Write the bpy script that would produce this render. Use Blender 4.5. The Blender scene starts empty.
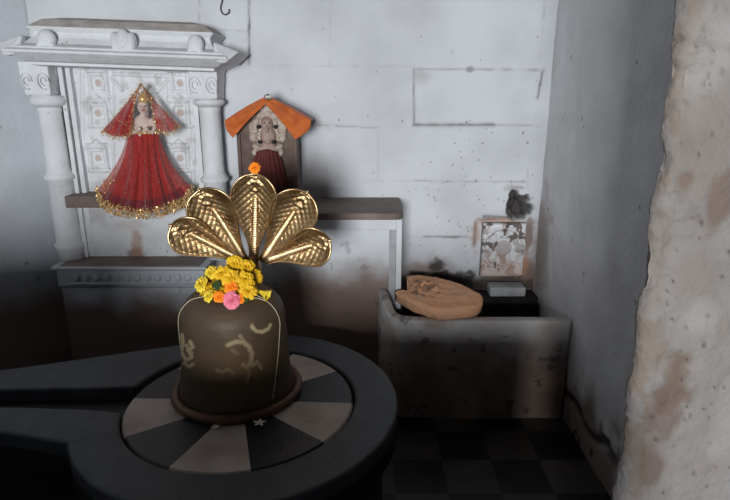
import bpy, bmesh, math, random
import numpy as np
from mathutils import Vector, Matrix
random.seed(7); RNG = np.random.RandomState(11)
C = bpy.context.scene
COL = C.collection
PI = math.pi

# ------------------------------------------------------------------ camera, world, light
CH, PITCH, F = 1.35, math.radians(16.0), 560.0
cam_d = bpy.data.cameras.new('camera'); cam = bpy.data.objects.new('camera', cam_d); COL.objects.link(cam)
cam.location = (0, 0, CH); cam.rotation_euler = (PI/2 - PITCH, 0, 0)
cam_d.sensor_width = 36; cam_d.lens = 36*F/730.0; cam_d.clip_start = 0.02
C.camera = cam
w = bpy.data.worlds.new('world'); C.world = w; w.use_nodes = True
bg = w.node_tree.nodes['Background']; bg.inputs[0].default_value = (0.85, 0.92, 1.0, 1); bg.inputs[1].default_value = 0.03
def area(name, loc, target, sx, sy, power, col):
    l = bpy.data.lights.new(name, 'AREA'); l.shape = 'RECTANGLE'; l.size = sx; l.size_y = sy; l.energy = power; l.color = col
    o = bpy.data.objects.new(name, l); COL.objects.link(o); o.location = loc
    o.rotation_euler = (Vector(target) - Vector(loc)).to_track_quat('-Z', 'Y').to_euler()
    return o
area('doorway_daylight', (-0.50, -3.2, 1.38), (-0.2, 2.6, 1.2), 1.0, 1.0, 270, (0.96, 0.98, 1.0))
C.view_settings.view_transform = 'Standard'; C.view_settings.look = 'None'
C.view_settings.gamma = 1; C.view_settings.use_curve_mapping = False
C.view_settings.exposure = 0.0

# ------------------------------------------------------------------ helpers
cp, sp = math.cos(PITCH), math.sin(PITCH)
def P(px, py, Y):                       # the point of the plane y=Y that the photo shows at (px, py)
    u, v = (px-365)/F, (py-250)/F
    zc = Y/(cp - v*sp)
    return Vector((u*zc, Y, CH - zc*(sp + v*cp)))
def G(px, py, z):                       # the point of the level z
    u, v = (px-365)/F, (py-250)/F
    zc = (CH - z)/(sp + v*cp)
    return Vector((u*zc, zc*(cp - v*sp), z))

def _h(ix, iy, iz, seed):
    n = (ix*374761393 + iy*668265263 + iz*2147483647 + seed*974634777) & 0xffffffff
    n = ((n ^ (n >> 13))*1274126177) & 0xffffffff
    n = (n ^ (n >> 16)) & 0xffffffff
    n = (n*2246822519) & 0xffffffff
    return ((n ^ (n >> 15)) & 0xffffff)/float(0xffffff)
def vn(x, y, z=0.0, seed=0):
    x, y, z = np.broadcast_arrays(np.asarray(x, float), np.asarray(y, float), np.asarray(z, float))
    fx, fy, fz = np.floor(x), np.floor(y), np.floor(z)
    ix, iy, iz = fx.astype(np.int64), fy.astype(np.int64), fz.astype(np.int64)
    a, b, c = x-fx, y-fy, z-fz
    a, b, c = a*a*(3-2*a), b*b*(3-2*b), c*c*(3-2*c)
    r = 0
    for i in (0, 1):
        for j in (0, 1):
            for k in (0, 1):
                r = r + _h(ix+i, iy+j, iz+k, seed)*(a if i else 1-a)*(b if j else 1-b)*(c if k else 1-c)
    return r
def fbm(x, y, z=0.0, oct=4, seed=0):
    r = 0; amp = 0.5
    for o in range(oct):
        r = r + amp*vn(np.asarray(x)*2**o, np.asarray(y)*2**o, np.asarray(z)*2**o, seed+o*17); amp *= 0.5
    return r/(1-0.5**oct)
def sstep(a, b, x):
    t = np.clip((np.asarray(x)-a)/(b-a), 0, 1); return t*t*(3-2*t)
def segd(X, Z, a, b):
    ax, az = a; bx, bz = b
    dx, dz = bx-ax, bz-az
    t = np.clip(((X-ax)*dx+(Z-az)*dz)/(dx*dx+dz*dz+1e-12), 0, 1)
    return np.hypot(X-ax-t*dx, Z-az-t*dz)

def tag(o, label=None, cat=None, group=None, kind=None):
    if label: o['label'] = label
    if cat: o['category'] = cat
    if group: o['group'] = group
    if kind: o['kind'] = kind
    return o
def thing(name, loc, label, cat, group=None):
    o = bpy.data.objects.new(name, None); COL.objects.link(o); o.location = loc; o.empty_display_size = 0.05
    return tag(o, label, cat, group)
def obj(name, verts, faces, m, parent=None, smooth=True, attrs=None, matidx=None):
    """world coordinates; when parented to an Empty the mesh is moved into its frame"""
    me = bpy.data.meshes.new(name)
    off = Vector((0, 0, 0)); p = parent
    while p is not None: off += p.location; p = p.parent
    vs = np.asarray([tuple(v) for v in verts], float) if not isinstance(verts, np.ndarray) else verts
    vs = vs - np.array(off)
    me.from_pydata([tuple(v) for v in vs], [], [tuple(int(i) for i in f) for f in faces])
    me.polygons.foreach_set('use_smooth', [smooth]*len(me.polygons))
    for mm in (m if isinstance(m, (list, tuple)) else [m]): me.materials.append(mm)
    if matidx is not None: me.polygons.foreach_set('material_index', [int(i) for i in matidx])
    for k, a in (attrs or {}).items():
        at = me.attributes.new(k, 'FLOAT', 'POINT'); at.data.foreach_set('value', np.asarray(a, float).ravel())
    me.update()
    o = bpy.data.objects.new(name, me); COL.objects.link(o)
    if parent is not None: o.parent = parent
    return o
def bevel(o, wd, seg=2, ang=35):
    b = o.modifiers.new('bevel', 'BEVEL'); b.width = wd; b.segments = seg; b.limit_method = 'ANGLE'; b.angle_limit = math.radians(ang)
    return o
def remesh(o, vox, sm=2):
    r = o.modifiers.new('remesh', 'REMESH'); r.mode = 'VOXEL'; r.voxel_size = vox; r.use_smooth_shade = True
    s = o.modifiers.new('smooth', 'SMOOTH'); s.factor = 0.5; s.iterations = sm
    return o

class MB:
    def __init__(s): s.v = []; s.f = []; s.mi = []; s.cur = 0
    def add(s, vs, fs):
        n = len(s.v); s.v += [Vector(v) for v in vs]; s.f += [tuple(i+n for i in f) for f in fs]; s.mi += [s.cur]*len(fs)
        return s
    def box(s, a, b, rot=None):
        (x0, y0, z0), (x1, y1, z1) = a, b
        vs = [Vector(q) for q in ((x0,y0,z0),(x1,y0,z0),(x1,y1,z0),(x0,y1,z0),(x0,y0,z1),(x1,y0,z1),(x1,y1,z1),(x0,y1,z1))]
        if rot is not None:
            c = sum(vs, Vector())/8; vs = [c + rot @ (q-c) for q in vs]
        return s.add(vs, [(0,3,2,1),(4,5,6,7),(0,1,5,4),(1,2,6,5),(2,3,7,6),(3,0,4,7)])
    def lathe(s, prof, c, n=48, a0=0, sx=1, sy=1):
        m = len(prof); vs = []; fs = []
        for i in range(n):
            a = a0+2*PI*i/n
            for r, z in prof: vs.append((c[0]+r*math.cos(a)*sx, c[1]+r*math.sin(a)*sy, c[2]+z))
        for i in range(n):
            j = (i+1) % n
            for k in range(m-1): fs.append((i*m+k, j*m+k, j*m+k+1, i*m+k+1))
        fs.append(tuple(i*m for i in range(n))[::-1]); fs.append(tuple(i*m+m-1 for i in range(n)))
        return s.add(vs, fs)
    def ell(s, c, r, rot=None, nu=14, nv=9):
        vs = [(0, 0, 1)]; fs = []
        for j in range(1, nv):
            t = PI*j/nv
            for i in range(nu): vs.append((math.sin(t)*math.cos(2*PI*i/nu), math.sin(t)*math.sin(2*PI*i/nu), math.cos(t)))
        vs.append((0, 0, -1)); L = len(vs)-1
        for i in range(nu):
            fs.append((0, 1+i, 1+(i+1) % nu)); fs.append((L, L-nu+(i+1) % nu, L-nu+i))
            for j in range(nv-2):
                a = 1+j*nu+i; b = 1+j*nu+(i+1) % nu
                fs.append((a, a+nu, b+nu, b))
        if isinstance(r, (int, float)): r = (r, r, r)
        out = []
        for v in vs:
            q = Vector((v[0]*r[0], v[1]*r[1], v[2]*r[2]))
            if rot is not None: q = rot @ q
            out.append(Vector(c)+q)
        return s.add(out, fs)
    def tube(s, pts, r, n=8, cap=True):
        pts = [Vector(p) for p in pts]; m = len(pts); vs = []; fs = []; up = None
        for i, p in enumerate(pts):
            d = (pts[min(i+1, m-1)]-pts[max(i-1, 0)]).normalized()
            if up is None: up = Vector((0, 0, 1)) if abs(d.z) < .9 else Vector((1, 0, 0))
            sd = d.cross(up).normalized(); up = sd.cross(d).normalized()
            rr = r[i] if isinstance(r, (list, tuple)) else r
            for k in range(n):
                a = 2*PI*k/n; vs.append(p + (sd*math.cos(a)+up*math.sin(a))*rr)
        for i in range(m-1):
            for k in range(n): fs.append((i*n+k, i*n+(k+1) % n, (i+1)*n+(k+1) % n, (i+1)*n+k))
        if cap: fs.append(tuple(range(n))[::-1]); fs.append(tuple((m-1)*n+k for k in range(n)))
        return s.add(vs, fs)
    def prism(s, poly, z0, z1, ax='z'):
        n = len(poly)
        def q(a, b, c): return (a, b, c) if ax == 'z' else (a, c, b)
        vs = [q(x, y, z0) for x, y in poly]+[q(x, y, z1) for x, y in poly]
        fs = [tuple(range(n)), tuple(range(2*n-1, n-1, -1))]+[(i, (i+1) % n, n+(i+1) % n, n+i) for i in range(n)]
        return s.add(vs, fs)
    def mitre(s, x0, x1, yb, yf, prof):
        """profile (outset, z) carried round the left return, the front and the right return"""
        vs = []; fs = []
        for o_, z in prof: vs += [(x0-o_, yb, z), (x0-o_, yf-o_, z), (x1+o_, yf-o_, z), (x1+o_, yb, z)]
        for k in range(len(prof)-1):
            for i in range(4):
                j = (i+1) % 4; fs.append((4*k+i, 4*k+j, 4*k+4+j, 4*k+4+i))
        fs.append((0, 3, 2, 1)); L = 4*(len(prof)-1); fs.append((L, L+1, L+2, L+3))
        return s.add(vs, fs)
    def xform(s, M): s.v = [M @ v for v in s.v]; return s
    def build(s, name, m, parent=None, smooth=False, fix=True):
        o = obj(name, s.v, s.f, m, parent, smooth, matidx=s.mi)
        if fix:
            bm = bmesh.new(); bm.from_mesh(o.data); bmesh.ops.recalc_face_normals(bm, faces=bm.faces)
            bm.to_mesh(o.data); bm.free()
        return o

def grid_faces(nu, nv, closed=False):
    f = []
    for i in range(nu-1 + (1 if closed else 0)):
        for j in range(nv-1):
            a = i*nv+j; b = ((i+1) % nu)*nv+j
            f.append((a, b, b+1, a+1))
    return f

def mat(name, col, rough=0.8, metal=0.0, col2=None, nscale=8, ncon=(0.35, 0.7), bump=0.0, bscale=60, stains=(), emit=0, spec=0.3,
        alpha=1.0, detail=6, sub=0.0, speck=None, trans=0.0):
    """base colour broken up by noise; stains = ((attribute, colour), ...) are laid over it where the mesh carries them"""
    m = bpy.data.materials.new(name); m.use_nodes = True; nt = m.node_tree; N = nt.nodes; L = nt.links
    b = N['Principled BSDF']; b.inputs['Roughness'].default_value = rough; b.inputs['Metallic'].default_value = metal
    b.inputs['Specular IOR Level'].default_value = spec
    tc = N.new('ShaderNodeTexCoord'); out = None
    rgb = N.new('ShaderNodeRGB'); rgb.outputs[0].default_value = (*col, 1); out = rgb.outputs[0]
    def mix(fac, a, bcol):
        x = N.new('ShaderNodeMix'); x.data_type = 'RGBA'; L.new(fac, x.inputs[0]); L.new(a, x.inputs[6]); x.inputs[7].default_value = (*bcol, 1)
        return x.outputs[2]
    if col2:
        n = N.new('ShaderNodeTexNoise'); n.inputs['Scale'].default_value = nscale; n.inputs['Detail'].default_value = detail
        L.new(tc.outputs['Object'], n.inputs['Vector'])
        r = N.new('ShaderNodeMapRange'); r.inputs[1].default_value = ncon[0]; r.inputs[2].default_value = ncon[1]; L.new(n.outputs[0], r.inputs[0])
        out = mix(r.outputs[0], out, col2)
    if speck:
        n = N.new('ShaderNodeTexNoise'); n.inputs['Scale'].default_value = speck[0]; n.inputs['Detail'].default_value = 2
        L.new(tc.outputs['Object'], n.inputs['Vector'])
        r = N.new('ShaderNodeMapRange'); r.inputs[1].default_value = speck[1]; r.inputs[2].default_value = speck[1]+0.03; L.new(n.outputs[0], r.inputs[0])
        out = mix(r.outputs[0], out, speck[2])
    for an, sc in stains:
        a = N.new('ShaderNodeAttribute'); a.attribute_name = an
        out = mix(a.outputs['Fac'], out, sc)
    L.new(out, b.inputs['Base Color'])
    if bump:
        n = N.new('ShaderNodeTexNoise'); n.inputs['Scale'].default_value = bscale; n.inputs['Detail'].default_value = 5
        L.new(tc.outputs['Object'], n.inputs['Vector'])
        bp = N.new('ShaderNodeBump'); bp.inputs['Strength'].default_value = bump; bp.inputs['Distance'].default_value = 0.01
        L.new(n.outputs[0], bp.inputs['Height']); L.new(bp.outputs[0], b.inputs['Normal'])
    if alpha < 1: b.inputs['Alpha'].default_value = alpha
    if sub: b.inputs['Subsurface Weight'].default_value = sub; b.inputs['Subsurface Radius'].default_value = (0.01, 0.005, 0.003)
    if emit: b.inputs['Emission Color'].default_value = (*col, 1); b.inputs['Emission Strength'].default_value = emit
    return m

BROWN, DARK, RUST, SOOT = (0.16, 0.085, 0.05), (0.03, 0.022, 0.02), (0.42, 0.22, 0.12), (0.055, 0.035, 0.026)
ST = (('brown', BROWN), ('rust', RUST), ('dark', DARK))
M = {}
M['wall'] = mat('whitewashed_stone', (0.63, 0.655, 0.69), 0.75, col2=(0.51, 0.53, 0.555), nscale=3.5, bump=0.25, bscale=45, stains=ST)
M['side'] = mat('whitewashed_side_wall', (0.54, 0.57, 0.61), 0.8, col2=(0.46, 0.49, 0.52), nscale=4, bump=0.25, bscale=45, stains=ST)
M['right'] = mat('grey_side_wall', (0.70, 0.70, 0.71), 0.8, col2=(0.58, 0.58, 0.585), nscale=5, bump=0.3, bscale=45, stains=ST)
M['pillar'] = mat('pillar_plaster', (0.25, 0.235, 0.225), 0.85, col2=(0.20, 0.182, 0.17), nscale=9, bump=0.5, bscale=70, stains=(('brown', (0.12, 0.07, 0.048)), ('rust', (0.18, 0.14, 0.11)), ('dark', (0.05, 0.032, 0.025)), ('pale', (0.36, 0.34, 0.32))))
M['niche'] = mat('painted_carved_stone', (0.68, 0.70, 0.72), 0.7, col2=(0.60, 0.61, 0.63), nscale=14, bump=0.35, bscale=60, stains=ST, speck=(42, 0.74, (0.36, 0.28, 0.23)))
M['dust'] = mat('dusty_ledge', (0.36, 0.32, 0.29), 0.95, col2=(0.50, 0.46, 0.43), nscale=20, bump=0.5, bscale=80)
M['shelf'] = mat('grimy_stone_shelf', (0.20, 0.155, 0.135), 0.6, col2=(0.13, 0.095, 0.08), nscale=9, bump=0.3, bscale=60)
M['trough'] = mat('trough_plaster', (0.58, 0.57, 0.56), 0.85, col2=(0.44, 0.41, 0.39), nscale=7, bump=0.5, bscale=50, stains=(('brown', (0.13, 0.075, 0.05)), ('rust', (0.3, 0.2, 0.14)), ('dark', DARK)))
M['ring'] = mat('dark_slate_stone', (0.056, 0.06, 0.068), 0.5, col2=(0.036, 0.038, 0.043), nscale=12, bump=0.25, bscale=70, spec=0.35)
M['white_marble'] = mat('worn_white_marble', (0.52, 0.44, 0.38), 0.5, col2=(0.34, 0.27, 0.225), nscale=10, bump=0.15, spec=0.3)
M['black_marble'] = mat('black_marble', (0.025, 0.027, 0.031), 0.4, col2=(0.015, 0.016, 0.018), nscale=12, bump=0.15, spec=0.35)
M['groove'] = mat('wet_black_channel', (0.008, 0.008, 0.01), 0.5)
M['drum'] = mat('blackened_pedestal', (0.02, 0.018, 0.018), 0.8, col2=(0.012, 0.01, 0.01), nscale=10)
M['linga'] = mat('oiled_brown_stone', (0.10, 0.068, 0.040), 0.58, metal=0.1, col2=(0.07, 0.047, 0.028), nscale=6, bump=0.12, bscale=50, stains=(('paste', (0.50, 0.40, 0.24)), ('warm', (0.22, 0.13, 0.055))), spec=0.4)
M['lip'] = mat('copper_base_ring', (0.16, 0.08, 0.05), 0.45, metal=0.4, col2=(0.08, 0.04, 0.025), nscale=14, bump=0.2)
M['brass'] = mat('embossed_brass', (0.56, 0.39, 0.20), 0.43, metal=1.0, col2=(0.30, 0.18, 0.085), nscale=22, ncon=(0.45, 0.7), bump=0.12, bscale=90)
M['brass_hi'] = mat('polished_brass', (0.72, 0.52, 0.29), 0.34, metal=1.0, col2=(0.48, 0.31, 0.15), nscale=40, bump=0.1, bscale=120)
M['tinsel'] = mat('gold_tinsel', (0.85, 0.60, 0.30), 0.35, metal=0.45, col2=(0.55, 0.33, 0.14), nscale=90)
M['silver'] = mat('silver_foil', (0.75, 0.74, 0.70), 0.25, metal=0.9, col2=(0.4, 0.38, 0.32), nscale=80)
def fabric(name, col, col2, alpha, nscale=60):
    m = mat(name, col, 0.6, col2=col2, nscale=nscale, ncon=(0.4, 0.65), bump=0.3, bscale=300, alpha=alpha)
    b = m.node_tree.nodes['Principled BSDF']; b.inputs['Sheen Weight'].default_value = 0.3
    return m
M['red'] = fabric('red_net_cloth', (0.40, 0.022, 0.018), (0.29, 0.012, 0.011), 0.78)
M['red_net'] = fabric('sheer_red_net', (0.50, 0.05, 0.04), (0.40, 0.03, 0.03), 0.52)
M['dark_red'] = fabric('wine_hem_band', (0.20, 0.012, 0.02), (0.12, 0.01, 0.015), 0.95)
M['orange_cloth'] = fabric('orange_cloth', (0.56, 0.13, 0.02), (0.44, 0.09, 0.015), 1.0, 25)
M['idol'] = mat('pale_marble_figure', (0.62, 0.50, 0.44), 0.55, col2=(0.50, 0.36, 0.30), nscale=30, bump=0.1)
M['idol_pink'] = mat('painted_pinkish_figure', (0.42, 0.31, 0.27), 0.6, col2=(0.30, 0.20, 0.17), nscale=40, bump=0.3)
M['idol_cream'] = mat('cream_carving', (0.52, 0.45, 0.39), 0.6, col2=(0.36, 0.28, 0.22), nscale=50, bump=0.3)
M['stele'] = mat('dark_sandstone_slab', (0.17, 0.12, 0.10), 0.6, col2=(0.10, 0.06, 0.05), nscale=14, bump=0.5, bscale=60)
M['maroon'] = mat('maroon_cloth', (0.13, 0.028, 0.025), 0.7, col2=(0.08, 0.018, 0.016), nscale=30, bump=0.3)
M['black'] = mat('black_paint', (0.015, 0.012, 0.012), 0.5)
M['mouth'] = mat('red_paint', (0.35, 0.06, 0.05), 0.5)
M['yellow'] = mat('yellow_petals', (0.86, 0.55, 0.02), 0.6, col2=(0.70, 0.38, 0.01), nscale=60, sub=0.2)
M['yellow_pale'] = mat('pale_yellow_petals', (0.88, 0.68, 0.06), 0.6, col2=(0.76, 0.52, 0.03), nscale=60, sub=0.2)
M['orange'] = mat('marigold_orange', (0.95, 0.28, 0.01), 0.6, col2=(0.85, 0.2, 0.01), nscale=70, sub=0.2)
M['rose'] = mat('pink_petals', (0.80, 0.22, 0.30), 0.55, col2=(0.68, 0.13, 0.2), nscale=60, sub=0.2)
M['leaf'] = mat('green_leaf', (0.035, 0.07, 0.02), 0.5, col2=(0.02, 0.045, 0.012), nscale=60)
M['white_petal'] = mat('white_petals', (0.72, 0.70, 0.62), 0.6, sub=0.2)
M['thread'] = mat('cotton_thread', (0.50, 0.42, 0.28), 0.8)
M['slab'] = mat('orange_sandstone', (0.82, 0.42, 0.23), 0.85, col2=(0.70, 0.38, 0.23), nscale=11, bump=0.5, bscale=60, stains=(('dark', (0.16, 0.10, 0.07)), ('pale', (0.66, 0.42, 0.28))))
M['block'] = mat('pale_stone_block', (0.42, 0.43, 0.44), 0.8, col2=(0.3, 0.3, 0.31), nscale=12, bump=0.3)
M['iron'] = mat('rusty_iron', (0.12, 0.10, 0.095), 0.6, metal=0.4)
M['ceil'] = mat('sooty_ceiling_plaster', (0.12, 0.11, 0.105), 0.9, col2=(0.07, 0.065, 0.06), nscale=3)

# ------------------------------------------------------------------ setting
XL, XR, YB, ZC = -1.485, 0.845, 2.65, 2.6
def wallxz(px, py): p = P(px, py, YB); return (p.x, p.z)

def steps(a, b, d): return np.linspace(a, b, int(round((b-a)/d))+1)
def back_wall():
    xs = steps(XL-0.02, XR+0.02, 0.0055)
    zs = np.concatenate([steps(0, 0.45, 0.02), steps(0.455, 1.80, 0.0055), [2.0, ZC]])
    X, Z = np.meshgrid(xs, zs, indexing='ij')
    D = (fbm(X*3, Z*3, seed=3)-.5)*0.012 + (fbm(X*22, Z*22, seed=8)-.5)*0.0025
    brown = np.zeros_like(X); rust = np.zeros_like(X); dark = np.zeros_like(X)
    wob = (fbm(X*25, Z*25, seed=21)-.5)*0.006
    # joints between the stone courses: (x0,y0,x1,y1, half width m, depth, darkness)
    J = [(249,0,249,64,.003,.006,.75),(199,0,199,28,.002,.003,.35),(120,27,249,31,.002,.003,.25),(249,66,414,66,.002,.003,.16),
         (414,69,414,125,.0028,.006,.62),(414,69,545,70,.0022,.004,.42),(414,125,494,125,.0045,.008,.8),(494,125,540,126,.002,.003,.3),
         (543,70,538,98,.0035,.006,.7),(300,124,378,128,.0022,.003,.35),(415,181,526,182,.002,.003,.42),(249,182,415,181,.002,.002,.15),
         (424,237,468,237,.003,.005,.7),(408,237,424,237,.002,.003,.3),(476,222,474,245,.0045,.006,.75),(528,170,528,190,.002,.003,.2),
         (511,181,512,188,.0022,.002,.6),(511,188,524,188,.0022,.002,.6),(545,0,540,60,.002,.003,.2),(330,66,331,0,.0015,.002,.12),
         (378,128,378,181,.0015,.002,.12),(484,217,524,218,.006,.008,.7),(478,220,500,218,.004,.005,.6)]
    for x0, y0, x1, y1, hw, dp, dk in J:
        d = segd(X, Z, wallxz(x0, y0), wallxz(x1, y1)) + wob
        k = 1-sstep(hw*0.5, hw*1.6, d); D -= dp*k
        br = 0.55+0.9*(fbm(X*18, Z*18, seed=5)-.3)
        dark = np.maximum(dark, np.clip(k*dk*br, 0, 1))
        brown = np.maximum(brown, np.clip((1-sstep(hw, hw*5, d))*dk*0.22, 0, 1))
    def blob(px, py, rx, ry, arr, amt, edge=0.35, freq=30, seed=1, hole=0):
        nonlocal D
        c = wallxz(px, py); s = 0.0047
        d = np.hypot((X-c[0])/(rx*s), (Z-c[1])/(ry*s)) + (fbm(X*freq, Z*freq, seed=seed)-.5)*1.1
        k = 1-sstep(1-edge, 1+edge*0.5, d)
        if hole: D -= hole*k
        np.maximum(arr, k*amt, out=arr)
    # broken hole in the plaster over the rosette, rust around it
    blob(513, 201, 6, 11, dark, .97, .2, 40, 4, .03); blob(523, 207, 9, 11, dark, .95, .2, 40, 5, .03); blob(515, 210, 10, 10, dark, .93, .2, 40, 5, .03)
    blob(528, 235, 6, 22, brown, .8, .5, 30, 9); blob(524, 262, 7, 15, rust, .8, .5, 30, 10); blob(500, 222, 26, 5, rust, .7, .5, 40, 12)
    blob(475, 235, 5, 20, rust, .5, .6, 40, 13); blob(538, 250, 9, 30, brown, .6, .6, 30, 14); blob(512, 188, 10, 4, brown, .35, .6, 30, 15)
    # dark patches along the back of the trough
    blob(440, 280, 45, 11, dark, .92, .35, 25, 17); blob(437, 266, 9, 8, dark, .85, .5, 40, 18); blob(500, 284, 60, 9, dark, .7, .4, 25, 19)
    # soft shadow beside the stone idol painted in brown, and grime smears
    blob(318, 182, 24, 30, brown, .22, .9, 8, 23); blob(320, 125, 12, 6, brown, .2, .8, 20, 24); blob(415, 10, 26, 16, brown, .12, .9, 9, 25)
    blob(422, 75, 9, 7, brown, .25, .8, 30, 26); blob(470, 69, 4, 3, dark, .5, .6, 50, 27)
    # small chips
    for k in range(130):
        if k < 65: px, py = random.uniform(455, 540), random.uniform(120, 275)
        elif k < 90: px, py = random.uniform(405, 480), random.uniform(160, 275)
        else: px, py = random.uniform(250, 545), random.uniform(0, 260)
        r = random.uniform(.3, .75)*(1.4 if random.random() < .12 else 1)
        c = wallxz(px, py); s = 0.0047*r
        d = np.hypot((X-c[0])/s, (Z-c[1])/(s*random.uniform(.8, 2.0)))
        sel = 1-sstep(.6, 1.3, d)
        if k % 3: np.maximum(dark, sel*random.uniform(.4, .9), out=dark)
        else: np.maximum(brown, sel*.8, out=brown)
    # splash dirt low on the wall
    n = fbm(X*6, Z*6, seed=31)
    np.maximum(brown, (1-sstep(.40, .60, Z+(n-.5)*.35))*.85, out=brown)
    Y = YB - D
    V = np.stack([X, Y, Z], -1).reshape(-1, 3)
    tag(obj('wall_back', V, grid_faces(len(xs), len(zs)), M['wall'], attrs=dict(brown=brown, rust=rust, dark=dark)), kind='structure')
back_wall()

def side_wall(name, x, sgn, m, seed, y0):
    ys = np.concatenate([[y0], steps(y0+.1, YB+.03, 0.01)]); zs = np.concatenate([steps(0, 1.85, 0.01), [ZC]])
    Y, Z = np.meshgrid(ys, zs, indexing='ij')
    D = (fbm(Y*4, Z*4, seed=seed)-.5)*0.015 + (fbm(Y*22, Z*22, seed=seed+4)-.5)*0.003
    n = fbm(Y*7, Z*7, seed=seed+9); dark = np.zeros_like(Y); rust = np.zeros_like(Y)
    if sgn > 0:
        # damp plaster flaking off above the floor and beside the trough
        brown = (1-sstep(.10, .30, Z+(n-.5)*.35))*.8
        d = np.hypot((Y-2.60)/.16, (Z-.62)/.34)+(fbm(Y*14, Z*14, seed=5)-.5)*1.0
        brown = np.maximum(brown, (1-sstep(.4, 1.2, d))*.5)
        dark = np.maximum(dark, sstep(.62, .68, fbm(Y*20, Z*20, seed=77))*(1-sstep(.1, .36, Z))*.9)
        d2 = np.abs(Z-.13-(n-.5)*.18); flake = (1-sstep(.012, .03, d2))*sstep(1.5, 1.7, Y); dark = np.maximum(dark, flake*.9); D -= flake*.01
        k = 26
    else:
        brown = (1-sstep(.30, .52, Z+(n-.5)*.2))*.85; k = 22
    for q in range(k):
        cy, cz = random.uniform(1.6, 2.6), random.uniform(.3, 1.7); s = random.uniform(.002, .005)
        np.maximum(dark, (1-sstep(.6, 2.2, np.hypot((Y-cy)/s, (Z-cz)/s)))*.8, out=dark)
    XX = x - sgn*D if sgn > 0 else x + D - np.clip(YB-Y, 0, 1.2)      # the left wall splays out at 45 degrees
    V = np.stack([XX, Y, Z], -1).reshape(-1, 3)
    tag(obj(name, V, grid_faces(len(ys), len(zs)), m, attrs=dict(brown=brown, rust=rust, dark=dark)), kind='structure')
side_wall('wall_left', XL, -1, M['side'], 40, 0.0)
side_wall('wall_right', XR, 1, M['right'], 60, 1.05)

def floor():
    m = bpy.data.materials.new('floor_tiles'); m.use_nodes = True; N = m.node_tree.nodes; L = m.node_tree.links
    b = N['Principled BSDF']; b.inputs['Roughness'].default_value = 0.45; b.inputs['Specular IOR Level'].default_value = 0.3
    tc = N.new('ShaderNodeTexCoord'); ch = N.new('ShaderNodeTexChecker'); ch.inputs['Scale'].default_value = 5.4
    mp = N.new('ShaderNodeMapping'); mp.inputs['Location'].default_value = (0.08, 0.03, 0.05)
    ch.inputs['Color1'].default_value = (0.07, 0.06, 0.052, 1); ch.inputs['Color2'].default_value = (0.009, 0.009, 0.010, 1)
    n = N.new('ShaderNodeTexNoise'); n.inputs['Scale'].default_value = 7
    mx = N.new('ShaderNodeMix'); mx.data_type = 'RGBA'; mx.blend_type = 'MULTIPLY'; mx.inputs[0].default_value = 0.8
    L.new(tc.outputs['Object'], mp.inputs[0]); L.new(mp.outputs[0], ch.inputs[0]); L.new(tc.outputs['Object'], n.inputs['Vector'])
    L.new(ch.outputs[0], mx.inputs[6]); L.new(n.outputs[0], mx.inputs[7]); L.new(mx.outputs[2], b.inputs['Base Color'])
    tag(MB().box((-2.8, -0.4, -0.08), (1.3, 2.75, 0)).build('floor', m), kind='structure')
floor()
tag(MB().box((-2.8, -0.2, ZC), (1.3, 2.75, ZC+.08)).build('ceiling', M['ceil']), kind='structure')
# unseen low wall added to shade floor and altar, taller left for the niche
fw = MB().box((-.82, 0.38, 0), (0.42, 0.60, 0.785)); fw.box((-2.75, 0.36, 0), (-.80, 0.62, 0.97))
tag(bevel(fw.build('shade_wall_front', M['side']), .01), kind='structure')

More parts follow.
